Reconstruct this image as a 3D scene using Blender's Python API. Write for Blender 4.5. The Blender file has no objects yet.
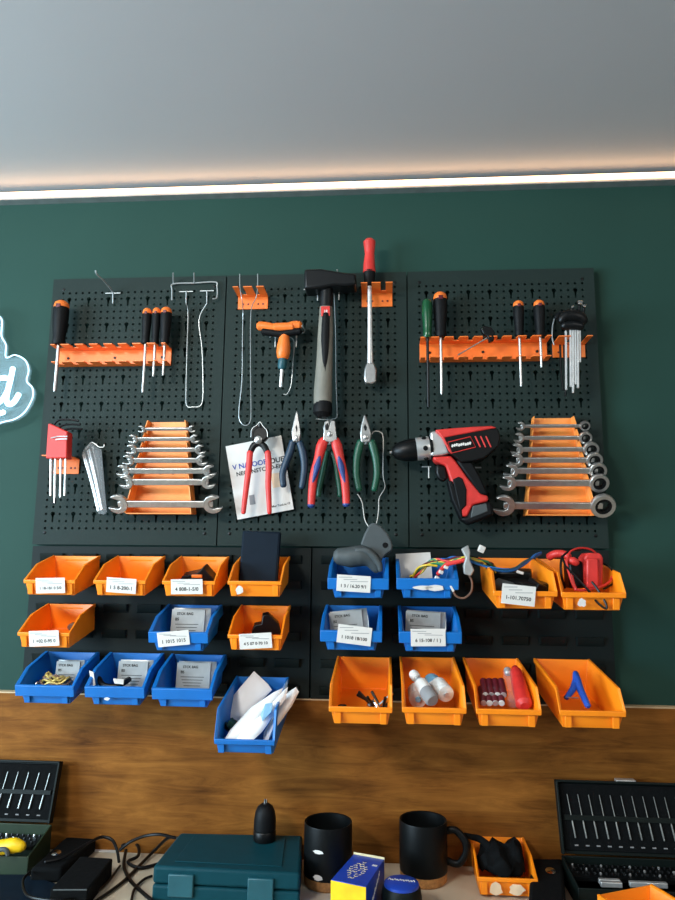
import bpy, bmesh, math, random
from mathutils import Vector, Matrix, Euler, noise as mnoise
random.seed(7)
PI = math.pi
scene = bpy.context.scene
COL = scene.collection

# ------------------------------------------------------------------ camera
F, CX, D, EYE = 680.0, 0.1482, 1.3552, 1.5
YAW, PIT, ROL = 0.0728, 0.1636, 0.0091
fw = Vector((-math.sin(YAW)*math.cos(PIT), math.cos(YAW)*math.cos(PIT), math.sin(PIT)))
r0 = Vector((math.cos(YAW), math.sin(YAW), 0)); u0 = r0.cross(fw)
rt = r0*math.cos(ROL)+u0*math.sin(ROL); up = -r0*math.sin(ROL)+u0*math.cos(ROL)
CAM = Vector((CX, -D, EYE))
cam_d = bpy.data.cameras.new('camera'); cam = bpy.data.objects.new('camera', cam_d); COL.objects.link(cam)
cam_d.sensor_fit = 'HORIZONTAL'; cam_d.sensor_width = 36; cam_d.lens = F*36/675; cam_d.clip_start = .02
M4 = Matrix((rt, up, -fw)).transposed().to_4x4(); M4.translation = CAM
cam.matrix_world = M4
scene.camera = cam

def ray(px, py): return fw + rt*((px-337.5)/F) + up*((450-py)/F)
def P(px, py, d=0.0):
    """measured image point -> the place it stands, d metres in front of the board plane (Y = 0)"""
    v = ray(px, py); return CAM + v*((D-d)/v.y)
def PT(px, py, z):
    """measured image point on a level surface at height z"""
    v = ray(px, py); return CAM + v*((z-EYE)/v.z)
def S(d=0.0): return (D-d)/F*1.015

# ------------------------------------------------------------------ materials
def lin(h):
    h = h.lstrip('#'); o = []
    for i in (0, 2, 4):
        c = int(h[i:i+2], 16)/255
        o.append(c/12.92 if c <= .04045 else ((c+.055)/1.055)**2.4)
    return (*o, 1)
def mat(name, hexc, rough=.5, metal=0., var=.12, scale=40, bump=.0, emit=0, trans=0, alpha=1, spec=.5):
    m = bpy.data.materials.new(name); m.use_nodes = True
    nt = m.node_tree; b = nt.nodes['Principled BSDF']
    c = lin(hexc)
    tc = nt.nodes.new('ShaderNodeTexCoord'); n = nt.nodes.new('ShaderNodeTexNoise')
    n.inputs['Scale'].default_value = scale; n.inputs['Detail'].default_value = 4
    nt.links.new(tc.outputs['Object'], n.inputs['Vector'])
    rp = nt.nodes.new('ShaderNodeValToRGB')
    rp.color_ramp.elements[0].position = .3; rp.color_ramp.elements[1].position = .7
    rp.color_ramp.elements[0].color = tuple(x*(1-var) for x in c[:3])+(1,)
    rp.color_ramp.elements[1].color = tuple(min(1, x*(1+var)) for x in c[:3])+(1,)
    nt.links.new(n.outputs['Fac'], rp.inputs['Fac'])
    nt.links.new(rp.outputs['Color'], b.inputs['Base Color'])
    b.inputs['Roughness'].default_value = rough; b.inputs['Metallic'].default_value = metal
    b.inputs['Specular IOR Level'].default_value = spec
    b.inputs['Transmission Weight'].default_value = trans
    b.inputs['Alpha'].default_value = alpha
    if bump:
        bp = nt.nodes.new('ShaderNodeBump'); bp.inputs['Strength'].default_value = bump; bp.inputs['Distance'].default_value = .002
        nt.links.new(n.outputs['Fac'], bp.inputs['Height']); nt.links.new(bp.outputs['Normal'], b.inputs['Normal'])
    if emit:
        b.inputs['Emission Color'].default_value = c; b.inputs['Emission Strength'].default_value = emit
    return m
def wood_mat(name, dark, mid, light):
    m = bpy.data.materials.new(name); m.use_nodes = True
    nt = m.node_tree; b = nt.nodes['Principled BSDF']; N = nt.nodes.new; L = nt.links.new
    tc = N('ShaderNodeTexCoord'); mp = N('ShaderNodeMapping'); mp.inputs['Scale'].default_value = (1.9, 1, 17)
    L(tc.outputs['Object'], mp.inputs['Vector'])
    n1 = N('ShaderNodeTexNoise'); n1.inputs['Scale'].default_value = 3.2; n1.inputs['Detail'].default_value = 8; n1.inputs['Roughness'].default_value = .7; n1.inputs['Distortion'].default_value = 1.1
    L(mp.outputs['Vector'], n1.inputs['Vector'])
    mp2 = N('ShaderNodeMapping'); mp2.inputs['Scale'].default_value = (3.2, 1, 5.5); L(tc.outputs['Object'], mp2.inputs['Vector'])
    n2 = N('ShaderNodeTexNoise'); n2.inputs['Scale'].default_value = 2.4; n2.inputs['Detail'].default_value = 3; L(mp2.outputs['Vector'], n2.inputs['Vector'])
    ad = N('ShaderNodeMath'); ad.operation = 'MULTIPLY_ADD'; L(n1.outputs['Fac'], ad.inputs[0]); ad.inputs[1].default_value = .55
    ml = N('ShaderNodeMath'); ml.operation = 'MULTIPLY'; L(n2.outputs['Fac'], ml.inputs[0]); ml.inputs[1].default_value = .45
    L(ml.outputs[0], ad.inputs[2])
    rp = N('ShaderNodeValToRGB'); e = rp.color_ramp.elements
    e[0].position = .33; e[0].color = lin(dark); e[1].position = .68; e[1].color = lin(light)
    k = e.new(.5); k.color = lin(mid)
    L(ad.outputs[0], rp.inputs['Fac']); L(rp.outputs['Color'], b.inputs['Base Color'])
    b.inputs['Roughness'].default_value = .6; b.inputs['Specular IOR Level'].default_value = .12
    bp = N('ShaderNodeBump'); bp.inputs['Strength'].default_value = .15; bp.inputs['Distance'].default_value = .002
    L(n1.outputs['Fac'], bp.inputs['Height']); L(bp.outputs['Normal'], b.inputs['Normal'])
    return m
MT = dict(
 wall=mat('green_paint', '#24423a', .65, 0, .06, 3, .05, spec=.15), ceil=mat('ceiling_paint', '#c6c6c6', .55, 0, .02, 2),
 floor=mat('floor_vinyl', '#6d675f', .5), board=mat('powder_coat', '#202d2a', .6, 0, .05, 160, .05, spec=.16),
 louv=mat('louvre_coat_shaded', '#111b1a', .6, 0, .05, 160, .05, spec=.2),  # darker than the pegboards: light fading towards the lower panels, painted into the colour
 wood=wood_mat('stained_pine', '#4a290c', '#7b4c1c', '#9d672b'), edge=mat('raw_wood_and_lit_edge', '#c8ae88', .6),
 top=mat('cream_worktop', '#c8bba3', .55, 0, .06, 12),
 orange=mat('orange_plastic', '#ff8c14', .4, 0, .05, 30), orrack=mat('bright_orange_coat', '#fb9a45', .42, 0, .06, 50), orsteel=mat('orange_powder_coat', '#f47a2c', .42, 0, .06, 50),
 blue=mat('blue_plastic', '#0a6ab8', .42, 0, .05, 30),
 black=mat('black_rubber', '#0c0e10', .55, spec=.18), blackp=mat('black_plastic', '#090b0c', .4, spec=.25), navy=mat('navy_case', '#0c1a26', .6, spec=.12),
 hred=mat('red_rubber', '#d2322c', .45), hblue=mat('blue_rubber', '#1f3a78', .5), dblue=mat('dark_blue_rubber', '#0b2c42', .45),
 green=mat('green_rubber', '#0a4a34', .42), dgreen=mat('dark_green_gloss', '#0d4a2a', .2),
 steel=mat('brushed_steel', '#c2c2bf', .32, .9, .1, 120), chrome=mat('chrome', '#d6d6d6', .16, 1, .03), zinc=mat('zinc_wire', '#b4baba', .35, .5),
 bitst=mat('worn_steel', '#8d908c', .4, .7), dsteel=mat('black_steel', '#131618', .4, .5), grey=mat('grey_plastic', '#42494a', .6, 0, .06, 60), grip=mat('grey_grip', '#777469', .6, 0, .1, 60),
 white=mat('white_paper', '#dcd9d2', .7, 0, .03, 25), bag=mat('white_bag', '#f3f2ef', .45, 0, .03, 25, .15), ink=mat('black_ink', '#0c0d10', .7), bink=mat('blue_ink', '#28479f', .7),
 gink=mat('grey_ink', '#8a8a8a', .7), silver=mat('antistatic_foil', '#8f9292', .35, .3, .2, 35, .4), foilp=mat('grey_label', '#989a97', .4, .1, .14, 40, .2), lsteel=mat('light_silver', '#d9dad8', .35, .7),
 teal=mat('teal_case', '#0a3b44', .55, 0, .06, 60, spec=.12), tealp=mat('pale_teal', '#17505a', .45),
 dcase=mat('dark_green_case', '#0b1412', .5, spec=.18), olive=mat('olive_case', '#1e301c', .5), yellow=mat('yellow_card', '#f2c40f', .45), yblue=mat('blue_card', '#1440a8', .4),
 cork=mat('cork', '#a5733e', .75, 0, .3, 180), mug=mat('matte_black_glaze', '#080b0c', .45, spec=.18), cream=mat('cream_card', '#dfcf9f', .6),
 gold=mat('gold_wire', '#b39a4f', .4, .3, .3, 120), brown=mat('brown_wire', '#6b4f3f', .6), dred=mat('dark_red_wrap', '#5a1722', .4),
 clear=mat('clear_plastic', '#dfe6e8', .1, 0, .02, 20, 0, 0, 0, .1), pblue=mat('pale_blue_plastic', '#7fb2cf', .4),
 pcb=mat('green_board', '#27483a', .4, .2, .4, 150), clip=mat('blue_clip', '#2456b8', .4), wgreen=mat('green_wire', '#1e7a4d', .45), wyel=mat('yellow_wire', '#d9b72a', .45), wblue=mat('blue_wire', '#2667ae', .45),
 led=mat('led_diffuser', '#ffc996', .4, 0, 0, 5, 0, 6.5), alu=mat('aluminium', '#b8b8b8', .4, .7), neon=mat('neon_tube', '#d3f0ff', .4, 0, 0, 5, 0, 3),
 acr=mat('acrylic_sheet', '#bfe0ea', .12, 0, .01, 5, 0, 0, 0, .13), line=mat('edge_glow', '#cfeeff', .4, 0, 0, 5, 0, 1.5), sock=mat('black_cloth', '#0c0e0f', .9, 0, .2, 90, .5, spec=.1), tape=mat('old_tape', '#e7c9a6', .5, 0, .1, 60),
)

# ------------------------------------------------------------------ mesh builder
OFF = {}
def off(o): return OFF.get(o.name, Vector()) if o else Vector()
def catmull(pts, n=6, closed=False):
    pts = [Vector(p) for p in pts]; out = []
    m = len(pts); rng = range(m if closed else m-1)
    for i in rng:
        g = (lambda k: pts[k % m]) if closed else (lambda k: pts[max(0, min(m-1, k))])
        a, b, c, d = g(i-1), g(i), g(i+1), g(i+2)
        for k in range(n):
            t = k/n
            out.append(.5*((2*b)+(c-a)*t+(2*a-5*b+4*c-d)*t*t+(3*b-a-3*c+d)*t**3))
    if not closed: out.append(pts[-1])
    return out
class MB:
    def __init__(s): s.v = []; s.f = []
    def add(s, v, f):
        k = len(s.v); s.v += [Vector(x) for x in v]; s.f += [tuple(i+k for i in q) for q in f]; return s
    def box(s, c, size, rot=None):
        c = Vector(c); hx, hy, hz = [a/2 for a in size]
        vs = [Vector((x*hx, y*hy, z*hz)) for x in (-1, 1) for y in (-1, 1) for z in (-1, 1)]
        if rot: e = Euler(rot).to_matrix(); vs = [e @ v for v in vs]
        return s.add([c+v for v in vs], [(0,1,3,2),(4,6,7,5),(0,4,5,1),(2,3,7,6),(0,2,6,4),(1,5,7,3)])
    def prism(s, pts, t, dirv=(0, 1, 0)):
        """closed outline (world points), thickness t centred along dirv"""
        d = Vector(dirv).normalized()*t/2; n = len(pts); pts = [Vector(p) for p in pts]
        a = [p-d for p in pts]; b = [p+d for p in pts]
        return s.add(a+b, [tuple(range(n-1, -1, -1)), tuple(range(n, 2*n))]+[(i, (i+1) % n, n+(i+1) % n, n+i) for i in range(n)])
    def tube(s, pts, r, n=8, ysq=1., closed=False, caps=True):
        pts = [Vector(p) for p in pts]; m = len(pts)
        rr = [r]*m if not hasattr(r, '__len__') else list(r)
        if len(rr) != m:
            rr = [rr[min(len(rr)-1, int(i*(len(rr)-1)/(m-1)))]*(1-(i*(len(rr)-1)/(m-1)) % 1)+rr[min(len(rr)-1, int(i*(len(rr)-1)/(m-1))+1)]*((i*(len(rr)-1)/(m-1)) % 1) for i in range(m)]
        if caps and not closed:
            t0 = (pts[0]-pts[1]).normalized(); t1 = (pts[-1]-pts[-2]).normalized()
            pts = [pts[0]+t0*rr[0]*.45]+pts+[pts[-1]+t1*rr[-1]*.45]; rr = [rr[0]*.55]+rr+[rr[-1]*.55]; m += 2
        T = [((pts[(i+1) % m] if closed or i < m-1 else pts[i])-(pts[i-1] if closed or i > 0 else pts[i])).normalized() for i in range(m)]
        N0 = T[0].orthogonal().normalized(); vs = []
        for i in range(m):
            N0 = (N0-T[i]*N0.dot(T[i]))
            N0 = N0.normalized() if N0.length > 1e-6 else T[i].orthogonal().normalized()
            B = T[i].cross(N0)
            for k in range(n):
                a = 2*PI*k/n; o = (N0*math.cos(a)+B*math.sin(a))*rr[i]; o.y *= ysq; vs.append(pts[i]+o)
        fs = [(i*n+k, i*n+(k+1) % n, ((i+1) % m)*n+(k+1) % n, ((i+1) % m)*n+k) for i in range(m if closed else m-1) for k in range(n)]
        if not closed: fs += [tuple(range(n-1, -1, -1)), tuple(range((m-1)*n, m*n))]
        return s.add(vs, fs)
    def lathe(s, prof, o, axis=(0, 0, 1), n=20):
        """prof: (radius, height) list along axis from o"""
        ax = Vector(axis).normalized(); A = ax.orthogonal().normalized(); B = ax.cross(A); o = Vector(o); vs = []
        for r, h in prof:
            for k in range(n):
                a = 2*PI*k/n; vs.append(o+ax*h+(A*math.cos(a)+B*math.sin(a))*max(r, 1e-5))
        m = len(prof)
        fs = [(i*n+k, i*n+(k+1) % n, (i+1)*n+(k+1) % n, (i+1)*n+k) for i in range(m-1) for k in range(n)]
        fs += [tuple(range(n-1, -1, -1)), tuple(range((m-1)*n, m*n))]
        return s.add(vs, fs)
    def xf(s, M):
        s.v = [M @ v for v in s.v]; return s
    def mesh(s, name, m, o=Vector(), ang=40):
        me = bpy.data.meshes.new(name); me.from_pydata([v-o for v in s.v], [], s.f); me.update()
        b = bmesh.new(); b.from_mesh(me); bmesh.ops.recalc_face_normals(b, faces=b.faces); b.to_mesh(me); b.free()
        me.materials.append(m)
        me.shade_smooth(); me.set_sharp_from_angle(angle=math.radians(ang))
        return me
    def build(s, name, m, parent=None, bevel=0, seg=2, local=False, solid=0, sub=0):
        m = MT[m] if isinstance(m, str) else m
        o = off(parent)
        if parent is None and not local:      # a thing of one mesh: origin at the middle of its base
            xs = [v.x for v in s.v]; ys = [v.y for v in s.v]; zs = [v.z for v in s.v]
            o = Vector(((min(xs)+max(xs))/2, (min(ys)+max(ys))/2, min(zs)))
        ob = bpy.data.objects.new(name, s.mesh(name, m, Vector() if local else o)); COL.objects.link(ob)
        if parent: ob.parent = parent; OFF[ob.name] = off(parent).copy()
        elif not local: ob.location = o; OFF[ob.name] = o
        if solid: q = ob.modifiers.new('solidify', 'SOLIDIFY'); q.thickness = solid; q.offset = 0
        if sub: q = ob.modifiers.new('subdiv', 'SUBSURF'); q.levels = q.render_levels = sub
        if bevel: q = ob.modifiers.new('bevel', 'BEVEL'); q.width = bevel; q.segments = seg; q.limit_method = 'ANGLE'; q.angle_limit = .6
        return ob
def tag(o, label, cat, group=None):
    o['label'] = label; o['category'] = cat
    if group: o['group'] = group
    return o
def struct(o): o['kind'] = 'structure'; return o
def thing(name, loc, label, cat, group=None, rot=None):
    o = bpy.data.objects.new(name, None); COL.objects.link(o); o.empty_display_size = .02
    o.location = loc; OFF[o.name] = Vector(loc)
    if rot: o.rotation_euler = rot
    return tag(o, label, cat, group)
def part_label(o, t): o['label'] = t; return o
def copy_tree(o, parent=None):
    c = o.copy(); COL.objects.link(c)
    OFF[c.name] = off(o).copy()
    if parent: c.parent = parent
    for ch in list(o.children): copy_tree(ch, c)
    return c
_tc = {}
def text(body, size):
    """lettering as flat mesh data in local x/z, centred"""
    if body not in _tc:
        cu = bpy.data.curves.new('lettering', 'FONT'); cu.body = body; cu.size = 1; cu.align_x = 'CENTER'; cu.align_y = 'CENTER'; cu.resolution_u = 3; cu.offset = .022
        ob = bpy.data.objects.new('lettering', cu); COL.objects.link(ob)
        dg = bpy.context.evaluated_depsgraph_get(); me = bpy.data.meshes.new_from_object(ob.evaluated_get(dg))
        _tc[body] = ([v.co.copy() for v in me.vertices], [tuple(p.vertices) for p in me.polygons])
        bpy.data.objects.remove(ob); bpy.data.meshes.remove(me); bpy.data.curves.remove(cu)
    v, f = _tc[body]
    return [Vector((p.x*size, 0, p.y*size)) for p in v], f
def add_text(mb, body, size, M):
    v, f = text(body, size); mb.add([M @ p for p in v], f)
def L(px, pts=None): return [P(*p) for p in px]
def at(pts, d): return [P(x, y, d) for x, y in pts]

# ------------------------------------------------------------------ setting
WY = .02
CEIL = 2.326; TZ = .958; WOODZ = 1.2386
m = MB().box((0, WY+.05, (CEIL+WOODZ)/2), (5, .1, CEIL-WOODZ)); struct(m.build('wall_back', 'wall'))
m = MB().box((0, WY+.05, WOODZ/2), (5, .1, WOODZ)); struct(m.build('wall_back_lower', 'wall'))
m = MB().box((0, -2, CEIL+.05), (5, 4.24, .1)); struct(m.build('ceiling', 'ceil'))
m = MB().box((0, -2, -.05), (5, 4.24, .1)); struct(m.build('floor', 'floor'))
t = thing('trim_1', (0, WY, .3), 'stained brown pine boarding across the wall under the bins', 'boarding'); struct(t)
del t['category'], t['label']
for z0, z1 in ((.7, WOODZ),):
    MB().box((0, .011, (z0+z1)/2), (4.9, .018, z1-z0)).build('board', 'wood', t, .0012)
MB().box((0, .011, WOODZ+.0012), (4.9, .018, .0024)).build('lit_top_edge', 'edge', t)  # paler than the board: light caught by its top edge, put into the colour

# worktop
t = thing('workbench', (0, -.3, 0), 'cream worktop of the bench along the wooden wall', 'workbench')
MB().box((0, -.3, TZ-.018), (3.6, .6, .036)).build('worktop', 'top', t, .002)
for x in (-1.6, 1.6): MB().box((x, -.3, (TZ-.036)/2), (.04, .5, TZ-.036)).build('leg', 'edge', t, .002)

# LED strip under the ceiling
t = thing('led_strip', (0, WY-.012, CEIL-.02), 'glowing warm white light strip along the top of the green wall', 'light strip')
MB().prism([(0, WY, CEIL-.033), (0, WY-.0225, CEIL-.033), (0, WY-.0225, CEIL-.014), (0, WY, CEIL-.014)], 4.9, (1, 0, 0)).build('channel', 'alu', t)
MB().box((0, WY-.0235, CEIL-.022), (4.9, .004, .011)).build('diffuser', 'led', t)

# neon sign
sg = thing('neon_sign', P(-20, 423, .0), 'glowing white script neon sign on a cloud shaped clear board on the wall', 'sign')
ol = [(0,317),(2,323),(1.5,336),(6,345),(6,357.5),(15,355),(25,360),(28.7,370),(26.7,381),(32.5,388),(32.5,398),(25,411.7),(15,419),(5,421.5),(-4,424)]
off_l = [(-25,430),(-60,428),(-95,415),(-110,395),(-105,370),(-95,350),(-70,345),(-50,330),(-30,315),(-12,308)]
loop = catmull([P(x, y, .012) for x, y in ol+off_l], 4, True)
MB().tube(loop, .0014, 6, closed=True).build('outline_tube', 'line', sg)
cen = sum(loop, Vector())/len(loop)
MB().prism([cen+(p-cen)*1.02 for p in loop[::2]], .004).xf(Matrix.Translation((0, .007, 0))).build('backing', 'acr', sg)
lt = MB()
lt.tube(catmull([P(x, y, .014) for x, y in [(13,368),(10.5,380),(7.5,392),(6.5,400),(9,404.5),(14,402),(19,394)]], 6), .0052, 10)
lt.tube(catmull([P(x, y, .014) for x, y in [(9.5,379),(3,378),(-6,381),(-13,390),(-13,401),(-6,404),(2,400),(7.5,391)]], 6), .0052, 10)
sl = lt.build('letter_tube', 'neon', sg)
MB().tube(catmull([P(x, y, .014) for x, y in [(-45,420),(-20,417),(-4,414.5),(4,412)]], 5), .0052, 10).build('underline_tube', 'neon', sg)

# ------------------------------------------------------------------ pegboards
PW = .384; TOPZ = EYE+.6049; MIDZ = EYE+.0293; BOTZ = EYE-.2614
def pegboard_mesh():
    w, h = PW-.0025, TOPZ-MIDZ-.003
    p = w/26.35; cols, rows = 24, 36
    X0 = -(cols-1)*p/2; Z0 = (rows-1)*p/2; b = MB(); th = .0016
    hexa = [(0,.18),(.13,.13),(.18,0),(.13,-.13),(0,-.18),(-.13,-.13),(-.18,0),(-.13,.13)]
    out8 = [(0,.5),(.5,.5),(.5,0),(.5,-.5),(0,-.5),(-.5,-.5),(-.5,0),(-.5,.5)]
    out12 = [(0,.5),(.5,.5),(.5,0),(.5,-.5),(.5,-1),(.5,-1.5),(0,-1.5),(-.5,-1.5),(-.5,-1),(-.5,-.5),(-.5,0),(-.5,.5)]
    in12 = [(0,.34),(.24,.24),(.34,0),(.15,-.3),(.13,-.7),(.11,-1.1),(0,-1.17),(-.11,-1.1),(-.13,-.7),(-.15,-.3),(-.34,0),(-.24,.24)]
    def cell(cx, cz, outer, inner):
        n = len(outer)
        vs = [(cx+x*p, 0, cz+z*p) for x, z in outer]+[(cx+x*p, 0, cz+z*p) for x, z in inner]+[(cx+x*p, th, cz+z*p) for x, z in inner]
        b.add(vs, [(i, (i+1) % n, n+(i+1) % n, n+i) for i in range(n)]+[(n+i, n+(i+1) % n, 2*n+(i+1) % n, 2*n+i) for i in range(n)])
    used = set()
    for i in range(cols):
        for j in range(rows):
            key = i % 3 == 1 and j % 4 == 1 and i < 23
            if key: cell(X0+i*p, Z0-j*p, out12, in12)
            elif i % 3 == 1 and j % 4 == 2 and i < 23: continue
            else: cell(X0+i*p, Z0-j*p, out8, hexa)
    gx, gz = cols*p/2, rows*p/2; W2, H2 = w/2, h/2
    for x0, x1, z0, z1 in ((-W2, W2, gz, H2), (-W2, W2, -H2, -gz), (-W2, -gx, -gz, gz), (gx, W2, -gz, gz)):
        b.add([(x0,0,z0),(x1,0,z0),(x1,0,z1),(x0,0,z1)], [(0,1,2,3)])
    for x0, z0, x1, z1 in ((-W2,-H2,W2,-H2),(W2,-H2,W2,H2),(W2,H2,-W2,H2),(-W2,H2,-W2,-H2)):
        b.add([(x0,0,z0),(x1,0,z1),(x1,.0185,z1),(x0,.0185,z0)], [(0,1,2,3)])
    screws = []
    for sx in (-1, 1):
        for sz, zz in ((1, Z0+.62*p), (-1, -Z0-.62*p)): screws.append((sx*X0, zz))
    return b, screws
pb, scr = pegboard_mesh()
names = ['dark pegboard left panel, holding the red hex key set and open ended wrenches', 'dark pegboard middle panel, behind the hammer and the pliers', 'dark pegboard right panel, behind the drill and ratchet wrenches']
zc = (TOPZ+MIDZ)/2
base = pb.build('pegboard', 'board', None, local=True)
for x, z in scr:
    MB().lathe([(.0032, 0), (.0032, .001), (.0018, .0016)], (x, 0, z), (0, -1, 0), 8).build('screw', 'blackp', base, local=True)
for i in range(3):
    o = base if i == 0 else copy_tree(base)
    o.location = ((i-1)*PW, 0, zc); tag(o, names[i], 'pegboard', 'perforated panels on the wall')
def louvre_mesh(k):
    w, h = PW*1.5-.003, MIDZ-BOTZ-.004
    b = MB().box((0, .0095, 0), (w, .017, h))
    for j in range(6):
        for i in range(8):
            x = (i-3.5)*.0695; z = h/2-.022-j*.0495
            hw, hh = .026, .0095
            b.add([(x-hw,.001,z-hh),(x+hw,.001,z-hh),(x+hw-.003,-.003,z-hh+.004),(x-hw+.003,-.003,z-hh+.004),(x-hw+.002,-.0065,z+hh-.002),(x+hw-.002,-.0065,z+hh-.002),(x-hw,.001,z+hh-.002),(x+hw,.001,z+hh-.002)],
                  [(0,1,2,3),(3,2,5,4),(4,5,7,6),(0,3,4,6),(1,7,5,2)])
    return b
lb = louvre_mesh(0).build('louvre_panel', 'louv', None, local=True)
lb2 = copy_tree(lb)
for o, sx, lab in ((lb, -1, 'dark louvred panel carrying the bins on the left, above the teal case'), (lb2, 1, 'dark louvred panel carrying the bins on the right, below the drill')):
    o.location = (sx*PW*.75, .002, (MIDZ+BOTZ)/2); tag(o, lab, 'louvred panel', 'louvred panels for hanging bins')

# ------------------------------------------------------------------ orange racks and screwdrivers
def driver_rack(name, xl, xr, yt, yb, label, n, dep=.046):
    a, b_ = P(xl, yt, .001), P(xr, yt-1.2, .001); zb = P((xl+xr)/2, yb, .001).z; zt = (a.z+b_.z)/2
    t = thing(name, ((a.x+b_.x)/2, 0, zb), label, 'screwdriver rack', 'orange screwdriver racks')
    x0, x1 = a.x, b_.x
    MB().box(((x0+x1)/2, -.0025, (zt+zb)/2), (x1-x0, .002, zt-zb)).build('back_plate', 'orsteel', t, .0006)
    step = (x1-x0)/n
    for nm, z, dd in (('top_flange', zt, dep), ('bottom_flange', zb, dep*.8)):
        b = MB(); pts = [(x0, -.0015), (x0, -dd)]
        for i in range(n):
            c = x0+(i+.5)*step
            pts += [(c-.006, -dd), (c-.004, -dd*.72), (c-.0065, -dd*.5), (c+.0065, -dd*.5), (c+.004, -dd*.72), (c+.0065, -dd)]
        pts += [(x1, -dd), (x1, -.0015)]
        b.prism([(x, y, z) for x, y in pts], .0018, (0, 0, 1)).build(nm, 'orsteel', t)
    bb = MB()
    for x in (x0+.02, (x0+x1)/2, x1-.02): bb.lathe([(.003, 0), (.0025, .002)], (x, -.0035, (zt+zb)/2), (0, -1, 0), 8)
    bb.build('screw_heads', 'dsteel', t)
    return zt, zb, x0, x1
zt, zb, rx0, rx1 = driver_rack('screwdriver_rack', 60.5, 172, 351, 366, 'orange screwdriver rack at left, near the neon sign', 8)
zt2, zb2, qx0, qx1 = driver_rack('screwdriver_rack', 419.5, 546.5, 344, 361.5, 'orange screwdriver rack on the right panel, above the drill', 9)

def screwdriver(px, pyt, pyb, wpx, ytip, label, d=.034, hm='black', cm='orsteel', shaft=.0026, zflange=None, sm='steel'):
    a = P(px, pyt, d); s = S(d); R = wpx*s/2
    z1 = a.z; z0 = zflange if zflange else P(px, pyb, d).z
    # shaft is vertical below the handle
    zt_ = P(px, ytip, d).z
    t = thing('screwdriver', (a.x, -d, zt_), label, 'screwdriver', 'screwdrivers')
    h = z1-z0; o = (a.x, -d, z0+.001)
    b = MB(); b.lathe([(R*.7, 0), (R*.85, h*.04), (R*.78, h*.14), (R*.84, h*.3), (R*.99, h*.6), (R, h*.78), (R*.95, h*.84)], o, n=14)
    b.build('handle', hm, t)
    if cm:
        c = MB().lathe([(R*.95, h*.84), (R*.97, h*.88), (R*.85, h*.95), (R*.5, h*.995), (0, h)], o, n=14)
        k = c.build('cap', cm, t)
        MB().box((a.x, -d-R*.86, z0+h*.855), (R*.6, R*.3, h*.09)).build('hang_hole', 'dred', k, .001)
    else:
        MB().lathe([(R*.94, h*.84), (R*.9, h*.93), (R*.6, h*.99), (0, h)], o, n=14).build('cap', hm, t)
    MB().lathe([(shaft*.7, zt_-z0), (shaft, zt_-z0+.004), (shaft, 0)], o, n=10).build('shaft', sm, t)
    return t
zf = zt+.0015; zf2 = zt2+.0015
screwdriver(62, 301.5, 347, 16.5, 392, 'thick black screwdriver with orange cap, at the left end of the left rack', zflange=zf, shaft=.0038)
screwdriver(147.5, 309, 347, 10, 393, 'slim black screwdriver with longest blade of the trio, left rack', zflange=zf, shaft=.0028)
screwdriver(157, 308.5, 347, 9, 377, 'slim black screwdriver in the middle of the trio, left rack', zflange=zf)
screwdriver(166.6, 308, 347, 12, 376, 'black screwdriver at the right of the trio, left rack', zflange=zf)
screwdriver(427, 300, 343, 11, 408, 'dark green handled screwdriver with long black blade, right rack', d=.042, hm='dgreen', cm=None, zflange=zf2-.003, shaft=.0029, sm='dsteel')
screwdriver(440, 293, 340, 14.5, 395, 'thick black screwdriver with orange cap beside the green one', zflange=zf2, shaft=.003)
screwdriver(518.2, 301.5, 340, 11, 387, 'black screwdriver with long silver blade at the right part of the right rack', zflange=zf2, shaft=.0028)
screwdriver(538.8, 301, 340, 11.5, 368, 'short bladed black screwdriver at the right end of the right rack', zflange=zf2)
t = thing('hex_key', P(487, 341, .04), 'black knob handled key lying over the middle of the right rack', 'hex key')
MB().prism(at([(480,329),(484,326.5),(491,328),(494.5,333),(493.5,341),(489,343),(487,337),(483,335)], .04), .012).build('handle', 'blackp', t, .002)
MB().tube(at([(487,338),(475,345),(458,355)], .05), .0013, 6).build('shaft', 'steel', t)

# ------------------------------------------------------------------ orange pronged holders
def pronged(name, xl, xr, yt, yb, label, prongs, dep=.057):
    a, b_ = P(xl, yt, .001), P(xr, yt, .001); zt = a.z; zb = P(xl, yb, .001).z; x0, x1 = a.x, b_.x
    t = thing(name, ((x0+x1)/2, 0, zb), label, 'tool holder', 'orange tool holders')
    pl = MB().box(((x0+x1)/2, -.002, (zt+zb)/2), (x1-x0, .002, zt-zb)).build('plate', 'orsteel', t, .0005)
    w = x1-x0
    for f in (.18, .35, .68, .84):
        MB().lathe([(.0022, 0), (.0018, .0006)], (x0+w*f, -.0031, (zt*.4+zb*.6)), (0, -1, 0), 8).build('hole', 'dred', pl)
    pts = [(x0, -.002)]
    e = [0]+[v for p in prongs for v in p]+[1]
    gaps = list(zip(e[1:-1:2], e[2:-1:2])) if False else prongs
    pts.append((x0, -dep))
    for g0, g1 in prongs: pts += [(x0+w*g0, -dep), (x0+w*g0, -dep*.25), (x0+w*g1, -dep*.25), (x0+w*g1, -dep)]
    pts += [(x1, -dep), (x1, -.002)]
    MB().prism([(x, y, zt) for x, y in pts], .0018, (0, 0, 1)).build('fork', 'orsteel', t)
    return t
pronged('tool_holder', 238.4, 268.2, 297.3, 309.6, 'orange three pronged holder with a wire loop, left of the T handle driver', [(.18, .34), (.62, .76)])
pronged('tool_holder', 361.8, 392.4, 293.5, 307.3, 'orange three pronged holder behind the red handled ratchet, right of the hammer', [(.2, .34), (.62, .78)])
pronged('tool_holder', 552, 584.7, 345, 357.8, 'orange two pronged holder under the black topped hex key set', [(.36, .84)])
pronged('tool_holder', 55, 80, 459.5, 474, 'orange holder half hidden behind the red hex key set', [(.3, .7)])

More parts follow.
